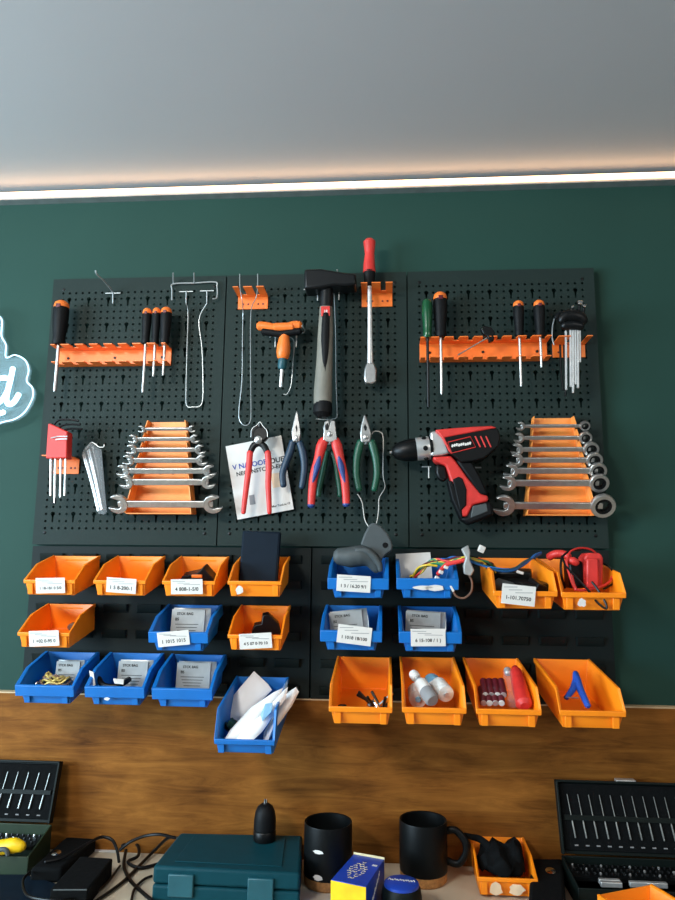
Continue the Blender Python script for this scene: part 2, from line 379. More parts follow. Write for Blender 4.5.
def wire(name, label, cat, px, r=.0009, mt='zinc', n=6, closed=False, group=None, sm=5):
    o = MB().tube(catmull(L(px), sm, closed), r, n, closed=closed).build(name, mt)
    return tag(o, label, cat, group)
wire('wire_loop', 'long thin wire loop hanging from the orange holder on the middle panel', 'wire', [(239.7,274,.04),(240,288,.045),(242,300,.05),(243,312,.012),(242.5,340,.01),(242,380,.01),(239,410,.01),(240,421,.01),(245,425.5,.01),(250,422,.01),(251,410,.01),(250.5,360,.01),(251,312,.012),(256,298,.05),(257.6,287,.045),(257.6,274,.04)])
wire('wire_loop', 'thin wire loop hanging under the double wire hook, left panel', 'wire', [(186,303,.02),(188,313,.01),(187,350,.008),(186,395,.008),(187,406,.008),(193,407,.008),(200,406,.008),(202.5,400,.008),(203,384,.008),(202,349,.008),(199,320,.01),(207,303,.02)])
wire('wire_loop', 'thin wire loop behind the orange T handle driver', 'wire', [(290,337,.012),(294,342,.01),(293,362,.01),(291,385,.01),(287,394,.01),(283.5,394,.01)])
wire('wire_loop', 'thin wire loop running along the right side of the hammer handle', 'wire', [(334,292,.01),(335.5,330,.008),(336,380,.008),(337,410,.008),(336,418,.008),(326,419.5,.008),(316,419,.008)])

# wire hooks
def t_hook(parent, cx, cy, hw, drop, nm='prong_mount'):
    b = MB(); b.tube(at([(cx-hw, cy), (cx+hw, cy-.3)], .004), .0013, 6); b.tube(at([(cx, cy), (cx-.2, cy+drop)], .006), .0015, 6)
    return b.build(nm, 'zinc', parent)
t = thing('wire_hook', P(113, 303, 0), 'single zinc wire hook with long bent prong at top left', 'hook', 'zinc wire hooks')
t_hook(t, 113, 293.3, 7.5, 10)
MB().tube(catmull(L([(113,293,.002),(110,288,.02),(103,280,.05),(97,274.5,.07),(95.5,270.5,.075)]), 5), .0015, 6).build('prong', 'zinc', t)
t = thing('wire_hook', P(194, 303, 0), 'wide double wire hook near the top right of the left panel', 'hook', 'zinc wire hooks')
t_hook(t, 186.3, 291.7, 6.7, 11.5); t_hook(t, 207, 291, 6.7, 11.5)
MB().tube(catmull(L([(172,300,.01),(172,290,.008),(173,284,.006),(194,283,.006),(215,282,.006),(217,286,.006),(217,297,.008),(213,299,.012)]), 4), .0015, 6).build('frame', 'zinc', t)
for x in (173.2, 194): MB().tube(L([(x, 283, .006), (x, 273, .03)]), .0013, 6).build('prong', 'zinc', t)
t = thing('wire_hook', P(280, 340, 0), 'zinc wire hook holding the orange T handle driver', 'hook', 'zinc wire hooks')
MB().tube(catmull(L([(270,337,.03),(276,334.5,.012),(290,334.5,.012),(303,333,.012),(304.5,329,.03),(302,326,.045)]), 4), .0013, 6).build('frame', 'zinc', t)
for x in (275.5, 296.5): MB().tube(L([(x, 335, .012), (x-.3, 347, .012)]), .0014, 6).build('prong', 'zinc', t)
t = thing('wire_hook', P(325, 300, 0), 'pair of zinc hook arms under the head of the hammer', 'hook', 'zinc wire hooks')
for cx, x0, x1, y in ((318, 304, 321, 289.5), (339.3, 334, 346, 288.8)):
    MB().tube(L([(x0, y, .03), (x1, y-.4, .03)]), .0014, 6).build('crossbar', 'zinc', t)
    MB().tube(L([(cx, y, .03), (cx-.4, y+11, .03)]), .0015, 6).build('prong', 'zinc', t)
    MB().tube(L([(cx-2, y-1, .004), (cx-2, 271, .048), (cx-2.2, 269.5, .05)]), .0012, 6).build('arm', 'zinc', t)
t = thing('wire_hook', P(430, 477, 0), 'zinc hook carrying the red cordless drill', 'hook', 'zinc wire hooks')
MB().tube(L([(422, 466.8, .02), (431, 466.8, .02)]), .0013, 6).build('crossbar', 'zinc', t)
MB().tube(L([(428.8, 466.8, .02), (428.8, 478, .024)]), .0015, 6).build('prong', 'zinc', t)
MB().tube(L([(473, 467.6, .02), (481, 467.6, .02)]), .0013, 6).build('crossbar', 'zinc', t)

# T handle driver
t = thing('t_handle_driver', P(282, 390, .03), 'orange T handle driver with blue collar hanging by its bar', 'driver')
b = MB().tube(catmull(at([(259,326),(266,326.5),(274,327.5),(286,327),(294,325.5),(300,325.5)], .035), 4), [.0095,.0095,.0085,.0085,.0095,.009], 12); b.build('crossbar', 'orsteel', t)
MB().tube(at([(263,331.5),(280,334),(300,331)], .036), .0075, 10).build('grip', 'black', t)
b = MB().tube(at([(275,327.4),(293,326.8)], .037), .0092, 12); b.build('sleeve', 'orsteel', t)
o = P(284.6, 333, .032); e = P(281.8, 372, .032)
ax = (e-o).normalized(); k = S(.03)
MB().lathe([(5.2*k,0),(5.5*k,6*k),(6.9*k,14*k),(7.2*k,20*k),(6.2*k,26*k),(4.6*k,28*k)], o, ax, 16).build('body', 'orsteel', t)
MB().lathe([(4.4*k,28*k),(4.6*k,30*k),(4.6*k,37*k),(3.6*k,39*k)], o, ax, 14).build('collar', 'tealp', t)
MB().lathe([(1.8*k,39*k),(1.8*k,57*k),(1.2*k,58*k)], o, ax, 6).build('shaft', 'lsteel', t)

# hammer
t = thing('hammer', P(323, 414, .03), 'heavy black sledge hammer hanging by its head, grey grips and black butt', 'hammer')
hd = .045
b = MB().prism(at([(305.5,273.5),(322,273),(334,275),(346,277),(356.5,278),(356.5,289),(346,290),(334,289.5),(322,292),(305.5,293)], hd), .046); b.build('head', 'dsteel', t, .005, 3)
b = MB().tube(catmull(at([(327,282),(326.2,300),(325.5,330),(324.5,360),(323,390),(322.8,404)], hd), 4), [.0125,.0125,.0155,.0165,.0185,.0185], 14, .85); b.build('handle', 'grip', t)
MB().tube(catmull(at([(327,282),(326.4,296),(326,307)], hd), 3), [.0135,.0138,.0138], 14, .9).build('neck', 'dsteel', t)
MB().tube(catmull(at([(326,314),(325.3,335),(325,352),(324.6,366),(323.2,390),(322.8,402)], hd+.011), 4), [.0075,.0085,.0075,.005,.0045,.006], 10, .7).build('stripe', 'black', t)
MB().tube(catmull(at([(323.2,402),(322.8,408),(322.6,413)], hd), 3), [.0175,.0195,.0195], 14, .9).build('butt_cap', 'black', t)
lb_ = MB().prism(at([(321,306.5),(330,306.2),(330,316),(321.2,316.3)], hd+.0125), .003).build('sticker', 'hred', t, .0008)
b = MB(); add_text(b, '18', .008, Matrix.Translation(P(325.5, 311.3, hd+.0142))); b.build('printed_text', 'white', lb_)

# ratchet wrench with red handle
t = thing('ratchet_wrench', P(370, 384, .05), 'red handled steel ratchet wrench hanging upside down through an orange holder', 'wrench')
d_ = .03
MB().tube(catmull(at([(369.3,272),(369.2,264),(369.6,254),(369.5,245),(369.4,241.5)], d_), 4), [.0132,.012,.0098,.0122,.0128], 14, .75).build('handle', 'hred', t)
MB().tube(at([(369.3,271),(369.5,284)], d_), [.0125,.0105], 14, .8).build('collar', 'black', t)
MB().tube(catmull(at([(369.6,283),(369.8,310),(370,345),(370.2,368)], d_), 4), [.0048,.0048,.0056,.0068], 12, .7).build('shaft', 'lsteel', t)
MB().prism(at([(366.5,364),(374,364),(376.5,371),(376.3,383),(372,385),(365,384),(363.8,378),(364.3,371)], d_), .02).build('head', 'steel', t, .003)
MB().box(P(370.4, 379, d_-.016), (.012, .014, .012)).build('square_drive', 'steel', t, .001)

# ------------------------------------------------------------------ hex keys
t = thing('hex_key_set', P(57, 503, .04), 'red holder full of hex keys in an orange bracket, below the neon sign', 'hex key set')
b = MB().prism(at([(50.8,424.6),(53.4,424.8),(70,432.6),(69.4,459),(48.5,459.2)], .05), .024); h_ = b.build('holder', 'hred', t, .002)
for i, (x, yb) in enumerate(((51, 495.5), (55.2, 503), (60.8, 497), (65.4, 495.5))):
    MB().tube(at([(x+.2, 457), (x-.4-i*.1, yb)], .052), .0024-.0002*i, 6).build('key', 'lsteel', t)
for p_ in ([(53,430),(54.5,424),(58,420.5),(63,419.5),(72,419.7),(78.5,421)], [(58,430),(60,427),(64,425),(71,424.3),(80,424.8)], [(63,432),(66,429.5),(72,428.6),(82,429)]):
    MB().tube(catmull(at(p_, .05), 4), .0023, 6).build('key', 'dsteel', t)
MB().tube(catmull(at([(51,438),(58,436.5),(67.5,436.3)], .064), 3), .0014, 6).build('key', 'lsteel', t)
MB().tube(catmull(at([(56,439.5),(62,439),(67,438.8)], .064), 3), .0018, 6).build('key', 'lsteel', t)
MB().tube(catmull(at([(55.2,498),(55,502.5),(53,503.5),(51.5,502.5)], .052), 3), .0022, 6).build('key', 'dsteel', t)
t = thing('hex_key_bundle', P(102, 514, .01), 'slanting bundle of silver keys in a clear pouch, right of the red key set', 'key set')
for i in range(7):
    f = i/6
    MB().tube(catmull(at([(83+9.5*f, 455-8*f), (90.5+8*f, 480-4*f), (98.2+6*f, 511-2.2*f)], .02+.006*math.sin(PI*f)), 3), .0019-.0003*(i % 2), 6).build('key', 'dsteel' if i in (2, 5) else 'lsteel', t)
MB().prism(at([(94,449),(101,450.5),(106.5,511),(104.5,513.5),(103,508),(99,470)], .016), .012).build('holder', 'blackp', t, .002)
MB().prism(at([(82,453),(86,446.5),(91.5,443),(97,447.5),(101.5,449.5),(106.8,512),(104,514.5),(98.5,513.8)], .03), .001).build('pouch', 'clear', t)
MB().tube(catmull(at([(86,449),(91,442.6),(95,444),(99,447),(103.5,447),(104.2,444.5)], .024), 4), .0011, 6).build('clip', 'zinc', t)
t = thing('hex_key_set', P(572, 393, .05), 'black topped set of long silver hex keys at the upper right', 'hex key set')
b = MB().tube(catmull(at([(561,321),(566,316.5),(573,316),(580,318),(584,322.5)], .055), 4), [.009,.013,.0145,.013,.009], 12, .9); b.build('holder', 'blackp', t)
MB().tube(catmull(at([(563,326),(572,325),(582,326.5)], .055), 4), [.008,.01,.008], 10).build('lower_band', 'dsteel', t)
for x, y0, y1, r in ((565.8,331,389.7,.0021),(570.4,329,386.5,.0024),(572.8,330,392.6,.0024),(575.2,329,384,.0022),(577.8,329,387.7,.0026),(580,329,362,.0018)):
    MB().tube(at([(x, y0), (x+.3, y1)], .052), r, 6).build('key', 'lsteel', t)
for x, y, r in ((580,303,.0062),(584.3,306.2,.0042),(572.5,307.2,.0036)):
    k = MB().tube(at([(x-2, y+14), (x-.8, y+5), (x, y)], .056), [.0034, .003, .0026], 8).build('key', 'dsteel', t)
    MB().lathe([(r*.5,-r*.8),(r*.9,-r*.45),(r,0),(r*.8,r*.6),(0,r)], P(x, y, .06), (0, -.8, .4), 12).build('ball_tip', 'chrome', k)
MB().tube(catmull(at([(566,313),(558,313),(553.5,322),(552,336),(554,345)], .035), 4), .0012, 6).build('cord', 'zinc', t)
MB().tube(catmull(at([(565,313),(559,314),(556,318)], .05), 4), .005, 8).build('cord_grip', 'dsteel', t)
for p_ in ([(560,345),(561,372),(563,390)], [(564,345),(565,375),(565.5,396)]):
    MB().tube(at(p_, .02), .0021, 6).build('key', 'dsteel', t)  # dark rods stand for one key plus the shadows cast beside it

# ------------------------------------------------------------------ wrench racks
def wrench_rack(top, bot, label, ys):
    (x0, x1, yt), (X0, X1, yb) = top, bot
    a0, a1 = P(x0, yt, .002), P(x1, yt, .002); b0, b1 = P(X0, yb, .002), P(X1, yb, .002)
    a1.z = a0.z; b1.z = b0.z
    t = thing('wrench_rack', ((b0.x+b1.x)/2, 0, b0.z), label, 'wrench rack', 'orange wrench racks')
    MB().prism([a0, a1, b1, b0], .002).build('back_plate', 'orrack', t)
    for p, q in ((a0, b0), (a1, b1)):
        b = MB(); n = len(ys); dep0, dep1 = .022, .04
        pts = [Vector((p.x, -.002, p.z)), Vector((p.x, -dep0, p.z))]
        for i, y in enumerate(ys):
            z = P(x0, y, .03).z-.004; f = (p.z-z)/(p.z-q.z); f = max(.02, min(.97, f)); dd = dep0+(dep1-dep0)*f
            x = p.x+(q.x-p.x)*f
            pts += [Vector((x, -dd, z+.008)), Vector((x, -dd+.012, z+.003)), Vector((x, -dd+.012, z-.003)), Vector((x, -dd, z-.001))]
        pts += [Vector((q.x, -dep1, q.z)), Vector((q.x, -.002, q.z))]
        b.prism(pts, .0018, (1, 0, 0)).build('side_flange', 'orrack', t)
    MB().prism([(b0.x, -.002, b0.z), (b1.x, -.002, b1.z), (b1.x, -.036, b0.z-.001), (b0.x, -.036, b0.z-.001)], .0018, (0, 0, 1)).build('bottom_flange', 'orrack', t)
    for f in (.34, .68):
        MB().box((a0.x*(1-f)+a1.x*f+.0, -.004, a0.z*.45+b0.z*.55), (.003, .003, .009)).build('slot', 'dred', t)
    return t
ysL = [429, 439, 449.7, 460.3, 470.9, 482, 504]; ysR = [426, 437.8, 449.3, 460, 470.7, 482.9, 505.6]
wrench_rack((151, 187.7, 422.3), (132, 196, 514), 'orange rack with seven open ended wrenches, left panel', ysL)
wrench_rack((532, 571, 418.4), (523.5, 590.2, 515.6), 'orange rack with seven ratchet wrenches, right panel', ysR)
def fork(R, sgn, tilt, slot):
    """open jaw outline; opening looks along sgn*x turned by tilt"""
    pts = []
    a0 = math.asin(min(.95, slot/R))+.12
    for i in range(19):
        a = a0+(2*PI-2*a0)*i/18; pts.append((R*math.cos(a), R*.96*math.sin(a)))
    pts += [(-R*.12, -slot), (-R*.38, -slot*.5), (-R*.38, slot*.5), (-R*.12, slot)]
    c, s_ = math.cos(tilt), math.sin(tilt)
    return [(sgn*(x*c-y*s_), x*s_+y*c) for x, y in pts]
ordw = ['topmost and smallest', 'second from the top', 'third from the top', 'fourth from the top', 'fifth from the top', 'second from the bottom', 'bottom and largest']
def wrench(x0, x1, y, R0, R1, label, kind, grp, i):
    d = .032+.012*i/6; TA = .5; ca = math.cos(TA)
    a, b_ = P(x0, y, d), P(x1, y, d); c = (a+b_)/2; c.z = a.z*.5+b_.z*.5
    s = S(d); R0 *= s; R1 *= s; half = (b_.x-a.x)/2; th = .0055+.0003*i
    t = thing('wrench', c, label, 'wrench', grp, (TA, 0, 0))
    xa, xb = -half+R0, half-R1; hw = .0034+.0006*i
    b = MB().prism([(xa, 0, -hw*.8), (xa+.018, 0, -hw), (xb-.018, 0, -hw), (xb, 0, -hw*.8), (xb, 0, hw*.8), (xb-.018, 0, hw), (xa+.018, 0, hw), (xa, 0, hw*.8)], th*.8)
    b.build('shank', 'steel', t, .0012, local=True)
    MB().prism([(xa+x, 0, z) for x, z in fork(R0, -1, .26, R0*.45)], th*1.25).build('open_end', 'steel', t, .001, local=True)
    if kind == 'open':
        MB().prism([(xb+x, 0, z) for x, z in fork(R1, 1, .26, R1*.45)], th*1.25).build('open_end', 'steel', t, .001, local=True)
    else:
        b = MB(); n = 20; ro, ri, hh = R1, R1*.66, th*.8
        vs = [(xb+r*math.cos(2*PI*k/n), yy, r*math.sin(2*PI*k/n)) for r, yy in ((ro*.94,-hh),(ro,-hh*.6),(ro,hh*.6),(ro*.94,hh),(ri,hh),(ri,-hh)) for k in range(n)]
        b.add(vs, [(j*n+k, j*n+(k+1) % n, ((j+1) % 6)*n+(k+1) % n, ((j+1) % 6)*n+k) for j in range(6) for k in range(n)])
        b.build('ring_end', 'steel', t, local=True)
        b = MB(); n = 24; vs = []
        for rr, yy in ((R1*.68, -hh*.85), (R1*.68, hh*.85), (R1*.42, hh*.85), (R1*.42, -hh*.85)):
            for k in range(n):
                q = rr*(1.12 if rr < R1*.5 and k % 2 else 1); vs.append((xb+q*math.cos(2*PI*k/n), yy, q*math.sin(2*PI*k/n)))
        b.add(vs, [(j*n+k, j*n+(k+1) % n, ((j+1) % 4)*n+(k+1) % n, ((j+1) % 4)*n+k) for j in range(4) for k in range(n)])
        b.build('ratchet_insert', 'blackp', t, local=True)
xl = [(137.6,196),(128,200),(125.6,206),(122,208),(116,216.6),(119,215.6),(108,223)]
for i, (x0, x1) in enumerate(xl):
    R = (4.2, 5.2, 6, 6.4, 7.2, 7.6, 10.5)[i]
    wrench(x0, x1, ysL[i], R, R*.95, f'steel open ended wrench, {ordw[i]} on the left orange rack', 'open', 'open ended wrenches on the left rack', i)
xr = [(515.6,590),(513,592),(510,599),(509,602.7),(503,606.7),(499,609),(492,615.6)]
for i, (x0, x1) in enumerate(xr):
    R = (4.6, 5.4, 6.4, 7, 7.4, 8.2, 11)[i]; R1 = (5, 6.3, 7.6, 8, 8.4, 9.4, 12)[i]
    wrench(x0, x1, ysR[i], R, R1, f'steel ratchet ring wrench, {ordw[i]} on the right orange rack', 'ring', 'ratchet wrenches on the right rack', i)

# ------------------------------------------------------------------ pliers
def handle_tube(name, parent, pts, rad, m, d, ysq=.75):
    return MB().tube(catmull(at(pts, d), 5), [r*S(d) for r in rad], 12, ysq).build(name, m, parent)
# paper packet first, the red cutters hang in front of it
pk = thing('paper_packet', P(262, 519, .004), 'white printed paper packet hanging tilted behind the red handled cutters', 'packet')
c4 = [P(225.7,446.5,.008), P(281.3,435.4,.008), P(294,509.4,.008), P(237.6,519.8,.008)]
MB().prism(c4, .003).build('sheet', 'white', pk, .0006)
ux = (c4[1]-c4[0]).normalized(); uz = (c4[0]-c4[3]).normalized(); nn = Vector((0, 1, 0))
MK = Matrix((ux, nn, uz)).transposed().to_4x4()
def on_pack(x, y): M = MK.copy(); M.translation = P(x, y, .0098); return M
b = MB(); add_text(b, 'V NAP', .0145, on_pack(242.5, 466)); b.build('printed_text', 'bink', pk)
b = MB(); add_text(b, 'LOOFG', .0145, on_pack(260, 463)); b.build('printed_text', 'bink', pk)
b = MB(); add_text(b, 'OUET', .0145, on_pack(279, 459.8)); b.build('printed_text', 'ink', pk)
b = MB(); add_text(b, 'NEO INSTCTO-EIGR', .0118, on_pack(262, 469.5)); b.build('printed_text', 'ink', pk)
b = MB(); add_text(b, 'Mer Tool.ru 17', .006, on_pack(281, 505)); b.build('printed_text', 'ink', pk)
MB().prism([P(270.5,474,.0098), P(279,472.5,.0098), P(282,486.5,.0098), P(273,488,.0098)], .0004).build('picture', 'tape', pk)
MB().prism([P(249,495.5,.0098), P(254,494.5,.0098), P(255.5,504,.0098), P(250,505,.0098)], .0004).build('picture', 'gink', pk)
# red cutters
t = thing('cable_cutters', P(257, 514, .03), 'red handled cable cutters with black jaws over the white packet', 'cutters')
MB().prism(at([(252,441),(249.5,434),(252,427),(257,424),(264,425.5),(269,431),(268.5,438),(265,441.5),(259,443)], .036), .014).build('jaws', 'blackp', t, .003)
MB().lathe([(4.5*S(.04),0),(4.5*S(.04),.006),(3*S(.04),.008)], P(258.8,440,.036), (0,-1,0), 14).build('pivot', 'steel', t)
handle_tube('arm', t, [(260,443),(254,445.5),(250,453)], [3,3.4,3], 'dsteel', .036)
handle_tube('arm', t, [(259,443),(264,446),(267.5,453)], [3,3.4,3], 'dsteel', .036)
handle_tube('handle', t, [(250,452),(249,466),(246.8,484),(244.8,500),(243.4,513)], [3.2,3.3,3,2.7,2.3], 'hred', .038)
handle_tube('handle', t, [(267.7,452),(268.8,466),(268.3,484),(269,500),(269.5,513)], [3.2,3.3,3,2.7,2.3], 'hred', .038)
MB().tube(catmull(at([(251,437),(252,429),(257,425),(260,422),(263,426),(267,431),(267.5,437)], .05), 4), .0009, 6).build('wire_tie', 'zinc', t)
def pliers(name, label, head, slot, hl, hr, rl, m, d, pivot, jm='steel', strip=None):
    t = thing(name, P((hl[-1][0]+hr[-1][0])/2, hl[-1][1], d), label, 'pliers', 'pliers on the middle panel')
    MB().prism(at(head, d), .013).build('jaws', jm, t, .0025)
    MB().prism(at(slot, d+.0068), .0012).build('gripping_hole', 'dsteel', t)
    k = S(d); MB().lathe([(2.6*k,0),(2.6*k,.002),(1.8*k,.003)], P(*pivot, d+.006), (0,-1,0), 14).build('pivot', 'steel', t)
    for h in (hl, hr):
        o = handle_tube('handle', t, h, rl, m, d)
        if strip:
            pts = h[:4]; sg = -1 if h is hl else 1
            handle_tube('grip_inlay', o, [(x+sg*2.0-sg*.6, y+8) for x, y in h[1:4]], [1.3,3.4,1.0], strip, d+.0042)
            handle_tube('grip_tip', o, [h[-2], h[-1]], [rl[-2]*.6, rl[-1]*1.08], strip, d)
    return t
pliers('pliers', 'dark blue handled pliers beside the white packet', [(293,442),(291.8,432),(294,422),(296.3,412),(298,412),(300,424),(301,434),(300,442)], [(295.3,427),(296.6,425),(297.6,429),(296.6,432.5)],
       [(292.8,441.5),(290,452),(286,462.5),(282.6,474),(283.5,486)], [(299.5,442),(303,453),(304.5,465),(303.6,477),(301.8,487.5)], [3.4,4,3.7,3.5,3.2], 'dblue', .03, (296.6,438))
pliers('pliers', 'dark green pliers hidden behind the red and blue pair', [(324,436),(323,428),(326,421),(331,419),(335,424),(335,436)], [(328,428),(330,426),(331,431)],
       [(327.5,452),(325,463),(322,477),(319.5,488),(318.6,496)], [(333,452),(336,463),(338,477),(339.6,488),(340,496)], [2.6,2.8,2.8,2.6,2.4], 'green', .014, (329.5,436))
pliers('pliers', 'large red and blue handled pliers, under the hammer', [(323,441),(324,430),(324.6,422),(329,420.5),(330,425),(331,420.5),(335.3,421.5),(336,430),(337.5,441),(330,443)], [(325,425),(328,423),(329,427),(328,430),(325.4,430)],
       [(325,439.5),(321.5,446),(318.4,459),(313.8,476),(312,492),(311.2,506)], [(334.6,439.5),(337,446),(340,459),(344,476),(345.8,492),(346.3,505)], [4.3,5.4,4.6,4.3,4,3.6], 'hred', .04, (330,434), strip='hblue')
pliers('pliers', 'green handled combination pliers right of the red pair', [(361,443),(360,434),(361,426),(363.3,417),(364.5,414.5),(366,417),(369,425),(371.3,434),(370.5,443)], [(363.5,427),(365,424),(366.6,427),(366.5,430),(365,431)],
       [(361,441.5),(358.5,450),(356.6,461),(356.4,475),(359.2,490)], [(371.5,441.5),(374,450),(376.3,461),(377,475),(374.2,490)], [3.9,4.1,3.7,3.5,3.1], 'green', .03, (366,437))
wire('cord_loop', 'thin pale cord looping from the green pliers down to the grey guard', 'cord', [(372,434,.02),(374,431.5,.016),(380,432,.01),(383.2,438.5,.01),(383,474,.01),(385,487,.01),(379.2,498,.01),(378.6,510,.012),(376.5,523,.04),(372,530,.06),(367.5,525,.04),(364.4,518,.02),(362,502,.012),(357.4,494,.012)], .0009, 'white')

for lab, x, y, d1 in (('red handled cable cutters', 259, 428, .05), ('dark blue pliers', 296.5, 444, .034), ('red and blue pliers', 329.8, 446, .045), ('green combination pliers', 366, 446, .034)):
    t = thing('wire_hook', P(x, y, 0), 'zinc hook holding up the '+lab, 'hook', 'zinc wire hooks')
    MB().tube(at([(x-4, y-2), (x+4, y-2.2)], .004), .0012, 6).build('crossbar', 'zinc', t)
    MB().tube([P(x, y-2, .002), P(x, y-2, d1), P(x, y-4, d1+.004)], .0012, 6).build('prong', 'zinc', t)
# ------------------------------------------------------------------ cordless drill
t = thing('cordless_drill', P(455, 524, .03), 'red and black cordless drill hanging on the right panel, chuck to the left', 'drill')
dd = .04; c6 = lambda pts: [(390+x/5.625, 420+y/5.625) for x, y in pts]
k = S(dd); o = P(391.6, 452.3, dd); ax = (P(432, 447.6, dd)-o).normalized()
MB().lathe([(2.5*k,0),(5*k,1.5*k),(8*k,5*k),(10.5*k,12*k),(11.4*k,20*k),(11.2*k,24.5*k),(9*k,25.5*k)], o, ax, 24).build('chuck', 'blackp', t)
MB().lathe([(1.4*k,-2*k),(1.6*k,.5*k)], o, ax, 10).build('chuck_jaw', 'steel', t)
r_ = MB().lathe([(10.5*k,24.2*k),(11.6*k,25*k),(11.8*k,37*k),(11.2*k,38.5*k)], o, ax, 24).build('clutch_ring', 'lsteel', t)
for a_ in range(6):
    an = a_*PI/3+.4; A = ax.orthogonal().normalized(); B = ax.cross(A); pc = o+ax*33*k+(A*math.cos(an)+B*math.sin(an))*11.4*k
    MB().lathe([(2.6*k,0),(2.2*k,1*k)], pc, (A*math.cos(an)+B*math.sin(an)), 8).build('notch', 'blackp', r_)
MB().lathe([(11*k,37.5*k),(12*k,38*k),(12*k,40.5*k),(11*k,41*k)], o, ax, 24).build('collar', 'blackp', t)
MB().prism(at(c6([(222,78),(252,70),(300,110),(335,195),(290,206),(226,210)]), dd), .04).build('gear_housing', 'lsteel', t, .004, 3)
MB().prism(at(c6([(285,100),(470,70),(585,55),(600,68),(610,110),(600,160),(570,185),(520,228),(455,245),(395,250),(355,215),(320,190)]), dd), .05).build('motor_housing', 'blackp', t, .007, 3)
MB().prism(at(c6([(250,70),(330,62),(470,52),(560,48),(590,58),(470,80),(300,112),(345,205),(325,190),(285,110)]), dd), .054).build('top_shell', 'hred', t, .003)
MB().prism(at(c6([(235,214),(340,208),(362,232),(430,330),(505,420),(545,430),(547,462),(462,482),(432,545),(398,550),(385,470),(335,340),(310,262),(250,240)]), dd), .034).build('grip_shell', 'hred', t, .004, 3)
MB().prism(at(c6([(365,232),(455,240),(500,320),(548,430),(500,422),(430,325)]), dd), .036).build('grip_back', 'black', t, .004)
MB().prism(at(c6([(320,345),(348,350),(395,480),(405,560),(392,556),(345,450)]), dd), .036).build('grip_front', 'black', t, .003)
MB().prism(at(c6([(352,335),(385,318),(408,330),(430,390),(428,480),(395,512),(385,480)]), dd+.0175), .004).build('grip_pad', 'black', t, .002)
MB().prism(at(c6([(258,248),(310,262),(325,330),(300,350),(270,335),(256,300)]), dd), .018).build('trigger', 'blackp', t, .004)
MB().prism(at(c6([(385,556),(440,592),(575,540),(560,462),(460,482),(430,548)]), dd), .042).build('battery', 'black', t, .005)
MB().prism(at(c6([(465,484),(543,468),(552,515),(452,552)]), dd+.0205), .003).build('battery_panel', 'grey', t, .002)
pn = MB().prism(at(c6([(330,128),(450,98),(475,150),(350,180)]), dd+.0255), .0012).build('badge', 'blackp', t, .001)
fr = MB().tube(at(c6([(325,125),(452,94),(482,152),(348,186)]), dd+.0258), .001, 6, closed=True).build('badge_frame', 'hred', t)
b = MB()
M_ = Matrix((ax*1, nn, Vector((-ax.z, 0, ax.x)))).transposed().to_4x4(); M_.translation = P(*c6([(400, 138)])[0], dd+.0264)
[b.box(M_ @ Vector((-.0165+.0042*i, 0, .0006*((i*7) % 3-1))), (.0034, .0006, .0052), (0, .3, 0)) for i in range(9)]; b.build('printed_text', 'white', pn)
for x in (480, 510, 540):
    MB().tube(at(c6([(x, 92), (x+28, 152)]), dd+.0255), .0014, 6).build('vent_stripe', 'hred', t)

# ------------------------------------------------------------------ bins
def make_bin(name, m, w, d, h, lip, sh, bot=.92, band=.010, step=.004, local_root=None):
    """local: origin middle of the back top edge, front towards -y"""
    t = thing(name, (0, 0, 0), '-', 'bin'); OFF[t.name] = Vector()
    b = MB(); W2, B2 = w/2, w*bot/2; lz = -h+lip; fs = sh*d
    pts = [(-W2,0,0),(-W2,-fs,-.003),(-W2,-d,lz),(W2,-d,lz),(W2,-fs,-.003),(W2,0,0)]       # rim path
    bt = [(-B2,0,-h),(-B2,-fs,-h),(-B2,-d*.95,-h),(B2,-d*.95,-h),(B2,-fs,-h),(B2,0,-h)]
    mid = [(p[0]*.985, p[1]*.985+(0), p[2]-band) for p in pts]
    b.add(pts+bt, [(0,1,7,6),(1,2,8,7),(2,3,9,8),(3,4,10,9),(4,5,11,10),(5,0,6,11),(6,7,10,11),(7,8,9,10)])
    body = b.build('body', m, t, local=True, solid=.0026, bevel=.0012)
    r = MB(); e = step
    outd = [(-1,0),(-1,-.3),(-1,-1),(1,-1),(1,-.3),(1,0)]
    n = 6
    ring = []
    for (x, y, z), (ox, oy) in zip(pts, outd):
        ring.append([Vector((x-.3*e*ox, y-.3*e*oy, z+.0015)), Vector((x+e*ox, y+e*oy, z+.0015)), Vector((x+e*ox, y+e*oy, z-band)), Vector((x-.3*e*ox, y-.3*e*oy, z-band))])
    vs = [v for q in ring for v in q]
    fsx = [(i*4+k, i*4+(k+1) % 4, (i+1)*4+(k+1) % 4, (i+1)*4+k) for i in range(n-1) for k in range(4)]+[(0,1,2,3),(20,23,22,21)]
    r.add(vs, fsx)
    r.build('rim', m, t, local=True, bevel=.001)
    for sx in (-1, 1):
        q = MB().box((sx*w*(bot*.5-.065), -d*.985-.0005, lz-lip*.55), (w*.11, .005, lip*.78))
        q.build('corner_post', m, t, local=True, bevel=.0008)
    MB().box((0, .002+h*.06, -.008), (w*.5, .012, .003)).build('hanging_lip', m, t, local=True)
    t['dims'] = [w, d, h, lip]
    return t
KO = dict(w=.092, d=.111, h=.050, lip=.027, sh=.6, band=.005, step=.003, bot=.95); KB = dict(w=.099, d=.108, h=.054, lip=.034, sh=.66, band=.018, step=.005, bot=.84)
KL = dict(w=.096, d=.188, h=.060, lip=.028, sh=.87, band=.007, step=.0035, bot=.9)
protos = {}
